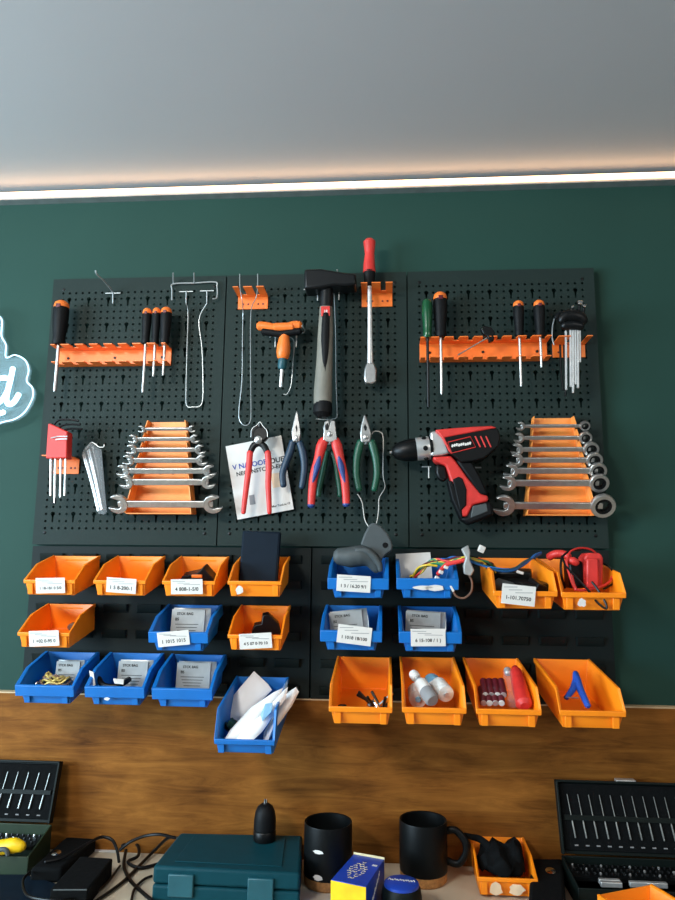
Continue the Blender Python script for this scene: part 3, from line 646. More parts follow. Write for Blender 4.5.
def bin_at(kind, px, py, label, tilt, grp, world=None, yaw=0):
    m, K = {'o': ('orange', KO), 'b': ('blue', KB), 'L': ('orange', KL), 'B': ('blue', dict(KL, w=.095, d=.165, h=.070, lip=.024, bot=.97))}[kind]
    if kind not in protos: t = protos[kind] = make_bin('storage_bin', m, **K)
    else:
        t = copy_tree(protos[kind])
        for ch in list(t.children):
            if ch.name.startswith('label_card') or ch.name.startswith('old_sticker'):
                for g_ in list(ch.children): bpy.data.objects.remove(g_)
                bpy.data.objects.remove(ch)
    t.location = world if world is not None else P(px, py, .009+K['h']*math.sin(tilt))
    t.rotation_euler = (tilt, 0, yaw); t['dims'] = [K['w'], K['d'], K['h'], K['lip']]
    tag(t, label, 'bin', grp); t.rotation_euler.z = yaw
    return t
def card(t, x, dz, tw, th, rot, num, sub='Part no.'):
    """paper label on the front of a bin"""
    w, d, h, lip = t['dims']; M = Matrix.Translation((x, -d-.0066, -h+lip*.5+dz+.002)) @ Matrix.Rotation(rot, 4, 'Y') @ Matrix.Rotation(-.05, 4, 'X')
    c = MB().box((0, 0, 0), (tw, .0008, th)).xf(M).build('label_card', 'white', t, local=True)
    b = MB(); M2 = M @ Matrix.Translation((0, -.0006, -th*.17)); tv = text(num, 1)[0]; tl = max(v.x for v in tv)-min(v.x for v in tv); add_text(b, num, min(th*.34, tw*.74/tl), M2)
    b.build('printed_text', 'ink', c, local=True)
    b = MB()
    for k_, (x0, x1, z) in enumerate(((-.45, -.05, .36), (-.1, .42, .14), (-.3, .1, .24))):
        b.box(M @ Vector(((x0+x1)/2*tw, -.0005, z*th)), ((x1-x0)*tw, .0002, th*.03))
    b.build('printed_lines', 'gink', c, local=True)
def smear(t, blobs, m='white'):
    w, d, h, lip = t['dims']; b = MB()
    for x, z, sx, sz in blobs:
        n = 12; b.prism([(x+sx*math.cos(2*PI*i/n)*random.uniform(.7, 1.1), -d-.0062, -h+lip*.5+z+sz*math.sin(2*PI*i/n)*random.uniform(.7, 1.1)) for i in range(n)], .0008)
    b.build('old_sticker', m, t, local=True)
def bl(t, x, y, z):
    """a place inside a bin (its own axes, origin middle of the floor) -> world"""
    w, d, h, lip = t['dims']; R = t.rotation_euler.to_matrix()
    return Vector(t.location) + R @ Vector((x, -y, -h+z))
G1 = 'small orange hanging bins'; G2 = 'small blue hanging bins'; G3 = 'large orange hanging bins'
TL = .21
A1 = bin_at('o', 77, 556, 'empty orange bin at the left end of the top bin row', TL, G1)
A2 = bin_at('o', 141.5, 556.3, 'empty orange bin in the top row, second from the left', TL, G1)
A3 = bin_at('o', 205, 556.7, 'orange bin with black parts in the top row, left of the dark tablet', TL, G1)
A4 = bin_at('o', 265.5, 556.7, 'orange bin holding a dark upright tablet', TL, G1)
B1 = bin_at('o', 72, 604, 'orange bin alone in the middle row at far left', TL, G1)
B3 = bin_at('o', 266, 605.6, 'orange bin with black bracket, below the tablet bin', TL, G1)
B2 = bin_at('b', 195.5, 605, 'blue bin with silver bag beside an orange bin, middle row', TL, G2)
C1 = bin_at('b', 72.5, 652, 'blue bin with coiled gold wire, bottom left corner of the bins', TL+.04, G2)
C2 = bin_at('b', 137, 653, 'blue bin with silver bag between two blue bins, bottom row at left', TL+.04, G2)
C3 = bin_at('b', 199, 654.5, 'blue bin with flat silver bag, beside the bin of white pouches', TL+.04, G2)
E1 = bin_at('b', 360.5, 557.8, 'blue bin holding a curved grey guard', TL-.04, G2)
E2 = bin_at('b', 424, 557.8, 'blue bin with white card and wires, top row', TL-.04, G2)
F1 = bin_at('b', 354, 605.5, 'blue bin with silver bag, below the grey guard', TL-.04, G2)
F2 = bin_at('b', 426.5, 606.5, 'blue bin with silver bag, below the bin of white card and wires', TL-.04, G2)
H1 = bin_at('L', 505, 558, 'orange bin with black parts and a wiring harness over its rim, top row', .13, G3)
H2 = bin_at('L', 563, 559, 'orange bin with the red meter and leads, right end of the top row', .13, G3)
D1 = bin_at('L', 364.3, 657, 'large orange bin with loose black and silver bits, bottom row', .125, G3)
D2 = bin_at('L', 427, 657.3, 'large orange bin with white bottles, bottom row', .125, G3)
D3 = bin_at('L', 490.3, 658.3, 'large orange bin with a dark red cell pack and red tube, bottom row', .125, G3)
D4 = bin_at('L', 561.5, 659.2, 'large orange bin with a blue clip, right end of the bottom row', .125, G3)
BB = bin_at('B', 262.5, 677, 'blue bin stuffed with white pouches, hanging lowest', .19, None)
if 'group' in BB: del BB['group']
card(A1, .004, .004, .055, .028, -.03, '1 18-181 0 5/0'); card(A2, .005, .005, .055, .027, .06, '1 5 8-200-1')
card(A3, -.002, .004, .058, .027, -.02, '4 808-1-5/0'); card(B1, .003, .004, .056, .028, -.05, '1 +02 0-95 0')
card(B2, -.008, .006, .058, .026, -.11, '1 1015 1015'); card(B3, .002, .004, .058, .027, -.07, '4 5 07 0-70 10')
card(E1, -.008, .008, .06, .029, .05, '1 3 / 16.20 9/1'); card(F1, .006, .010, .06, .032, .11, '1 1018 18/100')
card(F2, -.004, .008, .06, .030, -.02, '6 15-108 / 1 )'); card(H1, -.012, .008, .054, .032, .1, '1-101.70750')
smear(A4, [(-.027, 0, .008, .009)]); smear(E2, [(.012, .003, .02, .006), (-.008, .003, .018, .004)])
smear(C2, [(-.014, -.002, .006, .003)]); smear(H2, [(-.02, 0, .007, .008)])

# ---- things in the bins
def pillow(w, h, t_, n=10, wob=.3, seed=0):
    """thin soft bag: local x/z outline, thickness y"""
    b = MB(); vs = []; fs = []
    for side in (-1, 1):
        for j in range(n+1):
            for i in range(n+1):
                u, v = i/n*2-1, j/n*2-1
                q = (1-u**4)*(1-v**4)
                nz = mnoise.noise(Vector((u*2.2+seed, v*2.2, side*3+seed)))*wob*t_
                vs.append((u*w/2*(1-.03*abs(v)), side*(t_/2*q+.0003)+nz, v*h/2))
    N = (n+1)**2
    for s_ in (0, 1):
        for j in range(n):
            for i in range(n):
                a = s_*N+j*(n+1)+i; q = (a, a+1, a+n+2, a+n+1); fs.append(q if s_ else q[::-1])
    edge = [i for i in range(n+1)]+[(j+1)*(n+1)+n for j in range(n)]+[n*(n+1)+n-1-i for i in range(n)]+[(n-1-j)*(n+1) for j in range(n-1)]
    for k_ in range(len(edge)): a, c = edge[k_], edge[(k_+1) % len(edge)]; fs.append((a, c, c+N, a+N))
    return b.add(vs, fs)
def foil_bag(binn, label, w=.062, h=.046, x=0, y=.035, lean=-.35, rz=0, ry=0., lift=0):
    h *= 1.12; w *= 1.05; p = bl(binn, x, y, .008+h*.45+lift)
    t = thing('antistatic_bag', p, label, 'bag', 'silver bags in the blue bins', (lean+binn.rotation_euler.x, ry, rz))
    pillow(w, h, .005, seed=random.random()*9).build('pouch', 'silver', t, local=True)
    c = MB().box((-w*.08, -.0042, h*.0), (w*.86, .0006, h*.9)).build('label_card', 'foilp', t, local=True)
    b = MB(); add_text(b, 'STCK BAG', h*.12, Matrix.Translation((-w*.16, -.005, h*.3))); add_text(b, 'BS', h*.13, Matrix.Translation((-w*.36, -.005, h*.12)))
    for i in range(4): b.box((-w*.1, -.0048, -h*(.04+.1*i)), (w*(.6-.06*i), .0002, h*.018))
    b.build('printed_text', 'ink', c, local=True)
    return t
foil_bag(B2, 'silver printed bag in the blue bin of the middle row, left half', x=.006, y=.05, w=.07, h=.05)
foil_bag(C1, 'pale printed bag behind the coiled gold wire', x=.016, y=.045, w=.05, h=.044)
foil_bag(C2, 'silver printed bag with black cable end beside it, bottom row at left', x=.014, y=.045, w=.062)
foil_bag(C3, 'silver printed bag in the blue bin beside the white pouches', x=.008, y=.045, w=.07)
foil_bag(F1, 'silver printed bag in the blue bin below the grey guard', x=-.006, y=.05, w=.068, ry=-.12)
foil_bag(F2, 'silver printed bag in the blue bin below the white card', x=-.004, y=.05, w=.07, ry=.05)
def chunk(name, binn, label, cat, outline, m, x, y, z, rot=(0, 0, 0), th=.01, bev=.0015):
    t = thing(name, bl(binn, x, y, z), label, cat, None, rot)
    MB().prism([(a, 0, c) for a, c in outline], th).build('body', m, t, bev, local=True)
    return t
t = chunk('plastic_part', A3, 'black plastic part lying in the orange bin left of the tablet', 'part', [(-.034,-.012),(-.03,-.004),(.0,.003),(.012,.014),(.02,.004),(.034,-.012)], 'blackp', .002, .05, .03, (.3, 0, 0), .03)
MB().box((0, -.016, -.002), (.02, .004, .006)).build('orange_tab', 'orsteel', t, .001, local=True)
t = thing('tablet', bl(A4, -.006, .05, .003), 'dark navy tablet standing upright in an orange bin', 'tablet', None, (-.10, .03, 0))
MB().box((0, 0, .052), (.075, .011, .106)).build('case', 'navy', t, .004, 3, local=True)
MB().box((0, -.0058, .052), (.066, .0006, .097)).build('screen', 'navy', t, .0002, local=True)
chunk('small_pad', B1, 'dark round pad at the back of the lone orange bin', 'pad', [(.012*math.cos(a*PI/8), .008*math.sin(a*PI/8)) for a in range(16)], 'brown', .018, .03, .014, (.2, 0, 0), .012)
chunk('bracket', B3, 'black plastic bracket in the orange bin below the tablet', 'bracket', [(-.026,-.012),(-.02,.004),(-.008,.006),(-.006,.022),(.004,.024),(.024,.006),(.03,-.014)], 'blackp', .008, .05, .026, (.2, 0, .2), .02)
t = thing('wire_coil', bl(C1, .0, .072, .026), 'coil of gold wire in the bottom left blue bin', 'wire')
for k_ in range(6):
    r_ = .024-.0022*k_
    MB().tube([(r_*1.15*math.cos(a*PI/10)+.002*math.sin(k_*2), r_*.5*math.sin(a*PI/10)-.004*k_*.3, .005*math.sin(a*PI/10+k_)*(1+.4*math.sin(k_*3))+.0015*k_+.003*math.sin(a*1.3+k_*2)) for a in range(20)], .0022, 6, closed=True).build('turn', 'gold' if k_ % 3 else 'brown', t, local=True)
chunk('washer', C1, 'grey round washer at the left of the gold wire coil', 'washer', [(.006*math.cos(a*PI/8), .01*math.sin(a*PI/8)) for a in range(16)], 'steel', -.036, .07, .014, (0, 0, .9), .003)
t = thing('cable_end', bl(C2, -.012, .075, .022), 'black cable end with white tag in the blue bin of the bottom row', 'cable')
MB().tube(catmull([(-.034,.0,.012),(-.02,-.01,.002),(0,-.012,0),(.016,-.004,.006),(.02,.01,.01)], 5), .005, 8).build('cable', 'blackp', t, local=True)
MB().prism([(-.045,-.018,.028),(-.037,-.018,.026),(-.03,-.022,.004),(-.036,-.022,.001)], .002).build('tag', 'white', t, local=True)
MB().prism([(.0,-.016,.014),(.018,-.012,.012),(.02,-.018,.006),(.004,-.02,.008)], .002, (0,0,1)).build('tag', 'white', t, local=True)

# white pouches in the big blue bin
bagpts = [('white paper pouch standing at the back of the low blue bin', [(227,716),(232,697),(254,671),(268,684),(272,690),(262,700),(240,722)], .09, 'bag', .006),
          ('white pouch lying across the middle of the low blue bin', [(224,740),(230,730),(250,708),(274,692),(283,688),(280,698),(262,718),(250,732),(236,740)], .16, 'bag', .008),
          ('clear front pouch with pale blue content in the low blue bin', [(234,742),(240,734),(264,712),(284,690),(288,687),(286,698),(272,718),(262,732),(252,741)], .172, 'bag', .006),
          ('white pouch at the right side of the low blue bin', [(263,741),(264,732),(276,712),(288,692),(296,687),(299,692),(292,706),(276,728),(268,741)], .15, 'bag', .008)]
for lab, pts, d0, m_, th in bagpts:
    t = thing('paper_pouch', P(*pts[0], d0), lab, 'pouch', 'white pouches in the blue bin')
    yb = max(p[1] for p in pts); yt = min(p[1] for p in pts)
    w3 = [P(x, y, d0-.10*((yb-y)/(yb-yt))*.6) for x, y in pts]
    cc = sum(w3, Vector())/len(w3)
    nrm = Vector((0, -1, .5)).normalized()
    b = MB(); n = len(w3)
    rings = [(1, 0), (.82, th*.6), (.45, th), (.0, th*1.1)]
    vs = []
    for f_, up_ in rings[:-1]: vs += [cc+(p-cc)*f_+nrm*up_ for p in w3]
    vs.append(cc+nrm*th*1.1)
    fs = [(r_*n+i, r_*n+(i+1) % n, (r_+1)*n+(i+1) % n, (r_+1)*n+i) for r_ in range(2) for i in range(n)]+[(2*n+i, 2*n+(i+1) % n, 3*n) for i in range(n)]
    vs2 = [cc+(p-cc)*f_-nrm*up_ for f_, up_ in rings[1:-1] for p in w3]; k0 = len(vs); vs += vs2; vs.append(cc-nrm*th)
    fs += [(i, (i+1) % n, k0+(i+1) % n, k0+i) for i in range(n)]+[(k0+i, k0+(i+1) % n, k0+n+(i+1) % n, k0+n+i) for i in range(n)]+[(k0+n+i, k0+n+(i+1) % n, len(vs)-1) for i in range(n)]
    b.add(vs, fs); b.build('paper', m_, t)
    if 'clear' in lab:
        MB().prism([p+nrm*.006 for p in (P(261,716,.150), P(266,705,.142), P(273,704,.140), P(272,713,.147), P(263,722,.155))], .003, nrm).build('blue_content', 'pblue', t)
        MB().prism([p+nrm*.002 for p in (P(270,706,.15), P(285,684,.13), P(288,680,.128), P(287,690,.133), P(274,712,.152))], .001, nrm).build('clear_flap', 'clear', t)
t = thing('circuit_parts', P(230, 735, .13), 'dark green circuit parts between the white pouches', 'parts')
for i in range(9):
    q = P(226+random.random()*12, 722+random.random()*14, .12+random.random()*.02)
    MB().box(q, (.012, .01, .005), (random.random(), random.random(), random.random())).build('board', 'pcb' if i % 3 else 'dsteel', t, .0006)

# grey guard
t = thing('blade_guard', P(360, 573, .07), 'curved grey plastic guard with a hole, sticking out of a blue bin', 'guard')
gd = .07
b = MB().prism(at([(360.5,545),(364.5,534),(368.7,526),(371.5,523.4),(375.3,523),(381,526.5),(387.3,533),(391,540),(392.8,546),(392,551),(387,554),(382.5,558.5),(381,563),(377,555),(370,549)], gd), .03); b.build('plate', 'grey', t, .006, 3)
b = MB(); path = catmull(at([(337,556),(350,557),(361,556),(371,560),(378,570)], gd+.012), 5)
b.tube(path, [.0145,.019,.0195,.015,.009], 16, 1.0); b.build('shell', 'grey', t)
b = MB().tube(catmull(at([(356,550.5),(366,551),(373,556),(379,564),(380.5,571)], gd+.024), 5), [.005,.007,.007,.006,.004], 10); b.build('lip', 'grey', t)
MB().lathe([(.0052,0),(.0045,.001)], P(385.2,545.2,gd+.0152), (0,-1,0), 12).build('hole', 'blackp', t)

# white card and wiring harness
t = thing('white_card', bl(E2, -.02, .035, .01), 'blank white card standing in the blue bin under the wires', 'card', None, (-.2, 0, .0))
MB().box((0, 0, .03), (.066, .001, .058), (0, -.06, 0)).build('sheet', 'white', t, local=True)
hn = thing('wiring_harness', P(468, 585, .12), 'bundle of coloured wires stretched from the blue bin to the orange bin', 'wires')
rnd = random.Random(3)
cols = ['wgreen', 'wyel', 'hred', 'wblue', 'tealp', 'blackp', 'dred', 'wblue', 'wgreen', 'wyel']
for i, c_ in enumerate(cols):
    j = lambda s_=2.: rnd.uniform(-s_, s_)
    if c_ in ('wblue', 'tealp') and i > 2: pts = [(440+j(6),562+j(),.07),(452,557+j(),.11),(466,559+j(1.5),.13),(480,563+j(),.135),(500,569+j(),.14),(515,569+j(),.13),(525,563+j(),.11),(535,556+j(1.5),.09),(541,553+j(1),.075)]
    else: pts = [(413+j(3),578+j(),.075),(420+j(3),570+j(3),.09),(432+j(3),563+j(4),.1),(446+j(3),563+j(4),.11),(458,560+j(3),.125),(468,559+j(2),.13),(478+j(2),560+j(3),.13),(488+j(4),564+j(4),.125),(494+j(3),570+j(3),.115)]
    MB().tube(catmull(L(pts), 5), .0022, 6).build('wire', c_, hn)
MB().tube(catmull(L([(438,574,.1),(446,565,.115),(456,562,.125),(465,560,.13)]), 5), .004, 8).build('wire', 'hred', hn)
MB().tube(catmull(L([(469,575,.13),(472,582,.13),(471,592,.125),(464,598,.12),(456,596,.12),(452,588,.12)]), 5), .0018, 6).build('wire', 'brown', hn)
MB().tube(catmull(L([(413,577,.08),(418,568,.1),(427,565,.11),(437,566,.11)]), 5), .002, 6).build('wire', 'wyel', hn)
cl = MB().prism(at([(461,549),(468,545),(470,552),(469.5,560),(474,570),(471,576),(464,574),(463,566),(465.5,558)], .145), .012).build('tape_wrap', 'foilp', hn, .002)
MB().box(P(481.5, 549, .14), (.011, .008, .012), (.2, .4, .2)).build('plug', 'white', hn, .001)
MB().box(P(452, 588.5, .122), (.004, .005, .012), (.0, -.5, 0)).build('plug', 'white', hn, .001)
for q in ((441, 572), (437, 578), (446, 567)): MB().box(P(*q, .115), (.008, .006, .006), (.3, .4, .2)).build('plug', 'white', hn, .001)
MB().box(P(520, 572.5, .14), (.012, .006, .005), (.0, .3, 0)).build('plug', 'white', hn, .001)
t = thing('plastic_part', bl(H1, 0, .11, .012), 'black cylinder and block in the orange bin under the harness', 'part')
MB().tube([bl(H1, -.036, .13, .03), bl(H1, -.004, .15, .022)], .012, 14).build('cylinder', 'grey', t)
MB().box(bl(H1, .012, .12, .022), (.06, .09, .03), (.13, 0, .3)).build('block', 'blackp', t, .004)
MB().box(bl(H1, .0, .07, .03), (.07, .05, .035), (.13, 0, -.2)).build('block', 'blackp', t, .004)
MB().box(bl(H1, .026, .15, .03), (.02, .03, .02), (.4, .3, .5)).build('block', 'blackp', t, .002)

# red meter
t = thing('power_meter', bl(H2, .005, .1, .01), 'red box shaped meter with coiled leads, in the orange bin at the right', 'meter')
mc = P(594, 574, .15)
MB().prism(at([(581,557.5),(584,553),(597,553),(600,558),(599.5,588),(582,588.5)], .14), .04).build('case', 'hred', t, .004, 3)
MB().prism(at([(585.5,558.5),(597.5,558),(598.5,588),(585.5,588.5)], .163), .012).build('front_cover', 'hred', t, .003)
MB().prism(at([(566,563),(575,560),(582,563),(581,588),(567,588)], .13), .04).build('black_body', 'blackp', t, .004)
MB().tube(catmull(L([(549,557,.07),(555,554,.08),(563,554,.085),(569,557,.09)]), 4), .007, 10).build('probe', 'hred', t)
MB().tube(catmull(L([(567,560,.16),(573,561,.165),(577,563,.165)]), 4), [.005,.007,.006], 10).build('probe', 'hred', t)
MB().tube(catmull(L([(567,562,.17),(570,552,.16),(580,548,.15),(592,550,.14),(600,558,.13)]), 6), .0017, 6).build('lead', 'hred', t)
MB().tube(catmull(L([(566,560,.17),(569,573,.175),(575,588,.18),(586,590,.18),(600,587,.175),(610,581,.16),(613,572,.14)]), 6), .002, 6).build('lead', 'hred', t)
MB().tube(catmull(L([(562,556,.16),(566,566,.172),(576,577,.18),(588,590,.186),(597,602,.195),(605.5,608.5,.196),(606,604,.196),(598,590,.188),(592,582,.18)]), 6), .002, 6).build('lead', 'blackp', t)
MB().tube(catmull(L([(600,562,.14),(608,566,.15),(614,574,.15),(613,583,.155),(604,589,.17)]), 6), .0018, 6).build('lead', 'blackp', t)
MB().tube(catmull(L([(565,588,.15),(561,573,.15),(562,558,.14),(570,551,.13),(580,550,.12)]), 6), .002, 6).build('lead', 'blackp', t)
MB().tube(catmull(L([(571,573,.172),(573,583,.176),(576,590,.18)]), 4), .0032, 8).build('lead', 'hred', t)

# bottom row contents
t = thing('hardware_bits', bl(D1, .015, .12, .006), 'small black and silver bits in the first large orange bin', 'hardware')
for i in range(9):
    q = bl(D1, .005+rnd.random()*.035, .12+rnd.random()*.05, .006+rnd.random()*.02); a_ = Vector((rnd.uniform(-1,1), rnd.uniform(-.5,.5), rnd.uniform(.1,1))).normalized()*(.016+.012*rnd.random())
    MB().tube([q-a_*.5, q+a_], .0022+.0014*rnd.random(), 6).build('rod', 'dsteel' if i % 3 else 'chrome', t)
chunk('metal_nut', D1, 'black and silver nut alone at the left of the first large orange bin', 'nut', [(.008*math.cos(a*PI/3), .008*math.sin(a*PI/3)) for a in range(6)], 'dsteel', -.032, .15, .011, (1.2, 0, .2), .016)
b0 = P(413, 673.5, .12); e0 = P(433, 701, .19)
t = thing('tube_bottle', e0, 'clear and grey tube bottle lying on top in the second large orange bin', 'bottle')
ax = (e0-b0).normalized(); Lb = (e0-b0).length
MB().lathe([(.0075,0),(.0088,.004),(.0085,.012),(.005,.015)], b0, ax, 16).build('cap', 'white', t)
MB().lathe([(.004,.014),(.0045,.02),(.009,.026),(.0115,.04),(.0118,Lb*.62)], b0, ax, 16).build('body', 'lsteel', t)
MB().lathe([(.0121,Lb*.4),(.0121,Lb*.68)], b0, ax, 16).build('label_band', 'white', t)
MB().lathe([(.012,Lb*.68),(.0125,Lb*.72),(.012,Lb*.95),(.009,Lb)], b0, ax, 16).build('base', 'gink', t)
for lab, q, e_, r_, m_ in (('white cap bottle at the right of the second large orange bin', (438,684,.13), (446,694,.17), .0135, 'white'), ('white and blue bottle at the left of the second large orange bin', (416,690,.11), (418,699,.15), .015, 'white'), ('pale blue bottle at the back of the second large orange bin', (431,680,.1), (436,690,.13), .0145, 'pblue')):
    p0, p1 = P(*q), P(*e_); t = thing('small_bottle', p1, lab, 'bottle', 'small bottles'); a_ = (p1-p0).normalized(); l_ = (p1-p0).length
    MB().lathe([(r_*.9,0),(r_,.004),(r_,l_*.7),(r_*.7,l_*.8)], p0, a_, 16).build('body', m_, t)
    k_ = MB().lathe([(r_*1.0,l_*.75),(r_*1.05,l_*.8),(r_*1.0,l_),(r_*.55,l_*1.03)], p0, a_, 16).build('cap', 'white', t)
    MB().lathe([(r_*.35,l_),(r_*.3,l_*1.12)], p0, a_, 10).build('nozzle', 'lsteel' if 'right' in lab else 'pblue', k_)
t = thing('battery_pack', P(488, 705, .17), 'bundle of dark red cells with pale caps in the third large orange bin', 'battery pack')
for r_ in range(2):
    for i in range(4):
        q = P(483.5+i*6.0+r_*2, 703-r_*8, .178-r_*.012); a_ = Vector((.05, 1, .45)).normalized()
        c_ = MB().lathe([(.0055,0),(.0062,.001),(.0062,.04),(.005,.041)], q, a_, 12).build('cell', 'dred', t)
        MB().lathe([(.0048,-.0015),(.0052,.0)], q, a_, 10).build('cell_cap', 'white' if (i+r_) % 2 else 'lsteel', c_)
MB().tube(catmull(L([(483,690,.16),(490,688,.155),(500,690,.16),(505,697,.17)]), 4), .0015, 6).build('wrap', 'clear', t)
t = thing('red_tube', P(525, 707, .18), 'red plastic tube at the right of the third large orange bin', 'tube')
MB().tube([P(516,672,.10), P(519,686,.14), P(524,704,.178)], [.01,.0125,.0135], 14).build('body', 'hred', t)
MB().tube([P(515,668,.09), P(516,674,.105)], [.006,.0095], 12).build('neck', 'hred', t)
t = thing('clear_bottle', P(513, 706, .15), 'clear bottle beside the red tube in the third large orange bin', 'bottle')
MB().tube([P(508,672,.10), P(510,684,.13), P(513,703,.168)], [.0085,.0105,.0105], 14).build('body', 'clear', t)
MB().tube([P(507.3,669.5,.095), P(508,673.5,.103)], .0062, 10).build('cap', 'lsteel', t)
t = thing('spring_clip', P(578, 706, .16), 'blue plastic spring clip in the right end orange bin', 'clip')
MB().tube(catmull(L([(575.5,673,.11),(577,680,.13),(581,691,.15),(588,706,.178)]), 4), [.0045,.007,.006,.005], 10).build('jaw', 'clip', t)
MB().tube(catmull(L([(576.5,674,.112),(575,684,.135),(571,692,.15),(566,698,.16)]), 4), [.0045,.006,.005,.004], 10).build('jaw', 'clip', t)
MB().tube(L([(568,697.5,.165), (578,698,.17)]), .0012, 6).build('spring', 'steel', t)

# ------------------------------------------------------------------ bench things
# teal case
c0 = PT(153, 866, TZ+.052); c1 = PT(300, 873.5, TZ+.052); e0 = PT(180, 832.5, TZ+.052); e1 = PT(302.7, 835, TZ+.052)
t = thing('tool_case', ((c0.x+c1.x)/2, c0.y, TZ), 'closed teal plastic tool case lying on the bench', 'case')
up_ = Vector((0, 0, 1))
def slab(q, z0, z1): return [Vector((p.x, p.y, z0)) for p in q], [Vector((p.x, p.y, z1)) for p in q]
def block(q, z0, z1): a_, b_ = slab(q, z0, z1); n = len(q); return MB().add(a_+b_, [tuple(range(n))[::-1], tuple(range(n, 2*n))]+[(i, (i+1) % n, n+(i+1) % n, n+i) for i in range(n)])
Q = [c0, c1, e1, e0]
block(Q, TZ, TZ+.024).build('bottom_shell', 'teal', t, .004, 3)
block(Q, TZ+.0255, TZ+.052).build('lid', 'teal', t, .005, 3)
ctr = sum(Q, Vector())/4
block([ctr+(p-ctr)*.74 for p in Q], TZ+.052, TZ+.0535).build('lid_panel', 'teal', t, .001)
fx = (c1-c0).normalized()
for f in (.2, .74):
    q = c0.lerp(c1, f); MB().box((q.x, q.y-.002, TZ+.026), (.042, .006, .034), (0, 0, math.atan2(fx.y, fx.x))).build('latch', 'tealp', t, .002)
cb = PT(264.5, 840, TZ+.0535)
t = thing('drill_chuck', cb, 'black drill chuck standing upright on the teal case', 'chuck'); k = .0019
MB().lathe([(10*k,0),(10.5*k,1*k),(10.5*k,8*k),(9.8*k,9*k),(10*k,10*k)], cb, n=24).build('ring', 'blackp', t)
MB().lathe([(10.4*k,10*k),(10.2*k,19*k),(9.2*k,25*k),(7*k,29.5*k),(3.5*k,32*k)], cb, n=24).build('sleeve', 'black', t)
for a_ in range(3): MB().tube([cb+Vector((1.2*k*math.cos(a_*2.1), 1.2*k*math.sin(a_*2.1), 31*k)), cb+Vector((.7*k*math.cos(a_*2.1), .7*k*math.sin(a_*2.1), 35.5*k))], 1.1*k, 6).build('jaw', 'chrome', t)

# mugs
def mug(px, wpx, pyb, ytop, label, handle):
    q = PT(px, pyb, TZ); dpt = -q.y; R = wpx/2*S(dpt)*.99
    c = Vector((q.x, q.y+R, TZ))
    v = ray(px, ytop); H = (CAM+v*((D+c.y+R)/v.y)).z-TZ   # far rim
    t = thing('mug', c, label, 'mug', 'black mugs')
    MB().lathe([(R*.9,0),(R*.97,.003),(R*.985,H*.17)], c, n=32).build('cork_base', 'cork', t)
    b = MB().lathe([(R*.985,H*.17),(R,H*.19),(R,H-.002),(R*.985,H),(R*.93,H-.001),(R*.92,H*.3),(0,H*.25)], c, n=32); b.build('body', 'mug', t)
    if handle:
        MB().tube(catmull([c+Vector((R*.95,0,H*.82)), c+Vector((R*1.35,-.004,H*.84)), c+Vector((R*1.72,-.008,H*.68)), c+Vector((R*1.74,-.008,H*.48)), c+Vector((R*1.42,-.004,H*.3)), c+Vector((R*.95,0,H*.33))], 6), .0062, 12, .75).build('handle', 'mug', t)
    else:
        for fz, sx, sz in ((.64, .0088, .0030), (.24, .0080, .0045)):
            n = 14; b = MB()
            an = [-PI/2-.33+ (sx/R)*math.cos(2*PI*i/n)*(1+.2*math.sin(3*i)) for i in range(n)]
            zz = [fz*H+sz*math.sin(2*PI*i/n) for i in range(n)]
            inn = [c+Vector((R*1.002*math.cos(a_), R*1.002*math.sin(a_), z)) for a_, z in zip(an, zz)]; outr = [c+Vector((R*1.012*math.cos(a_), R*1.012*math.sin(a_), z)) for a_, z in zip(an, zz)]
            b.add(inn+outr, [tuple(range(n)), tuple(range(n, 2*n))]+[(i, (i+1) % n, n+(i+1) % n, n+i) for i in range(n)]); b.build('printed_mark', 'white', t)
mug(325.5, 46, 894.5, 812, 'black mug with cork base and white marks, left of the blue and yellow box', False)
mug(425, 45, 891, 810.5, 'black mug with cork base and a handle, right of the small box', True)

# blue and yellow box
hz = TZ+.062
q0, q1, q2, q3 = PT(353.6,854,hz), PT(384.4,859.5,hz), PT(366,886.8,hz), PT(331,879.6,hz)
t = thing('cardboard_box', ((q0.x+q2.x)/2, (q0.y+q2.y)/2, TZ), 'small blue and yellow carton between the two mugs', 'carton')
block([q3, q2, q1, q0], TZ, hz).build('carton', 'yblue', t, .0008)
def quadf(a, b_, off_, z0, z1, m, nm):
    n_ = Vector(((b_-a).y, -(b_-a).x, 0)).normalized()*off_
    return MB().add([Vector((a.x, a.y, z0))+n_, Vector((b_.x, b_.y, z0))+n_, Vector((b_.x, b_.y, z1))+n_, Vector((a.x, a.y, z1))+n_, Vector((a.x, a.y, z0)), Vector((b_.x, b_.y, z0)), Vector((b_.x, b_.y, z1)), Vector((a.x, a.y, z1))], [(0,1,2,3),(7,6,5,4),(0,4,5,1),(1,5,6,2),(2,6,7,3),(3,7,4,0)]).build(nm, m, t)
quadf(q3, q2, .0008, TZ+.001, hz-.0008, 'yellow', 'front_panel')
quadf(q1, q0, .001, TZ+.02, hz+.003, 'cream', 'lid_flap')
eu = (q2-q3); ev = (q0-q3); b = MB(); rr_ = random.Random(5)
for i in range(9):
    for j in range(9):
        if abs(i-4)+abs(j-4) > 5 or rr_.random() < .22: continue
        u_, v_ = .24+i*.055, .18+j*.072
        p_ = q3+eu*u_+ev*v_; a_ = math.atan2(eu.y, eu.x)+(PI/4 if (i+j) % 2 else -PI/4)
        b.box((p_.x, p_.y, hz+.0004), (.0042, .0012, .0005), (0, 0, a_))
b.build('top_pattern', 'cream', t)
b = MB(); M_ = Matrix((eu.normalized(), Vector((0, 0, -1)), ev.normalized())).transposed().to_4x4(); M_.translation = q3+eu*.82+ev*.72+Vector((0, 0, .0006))
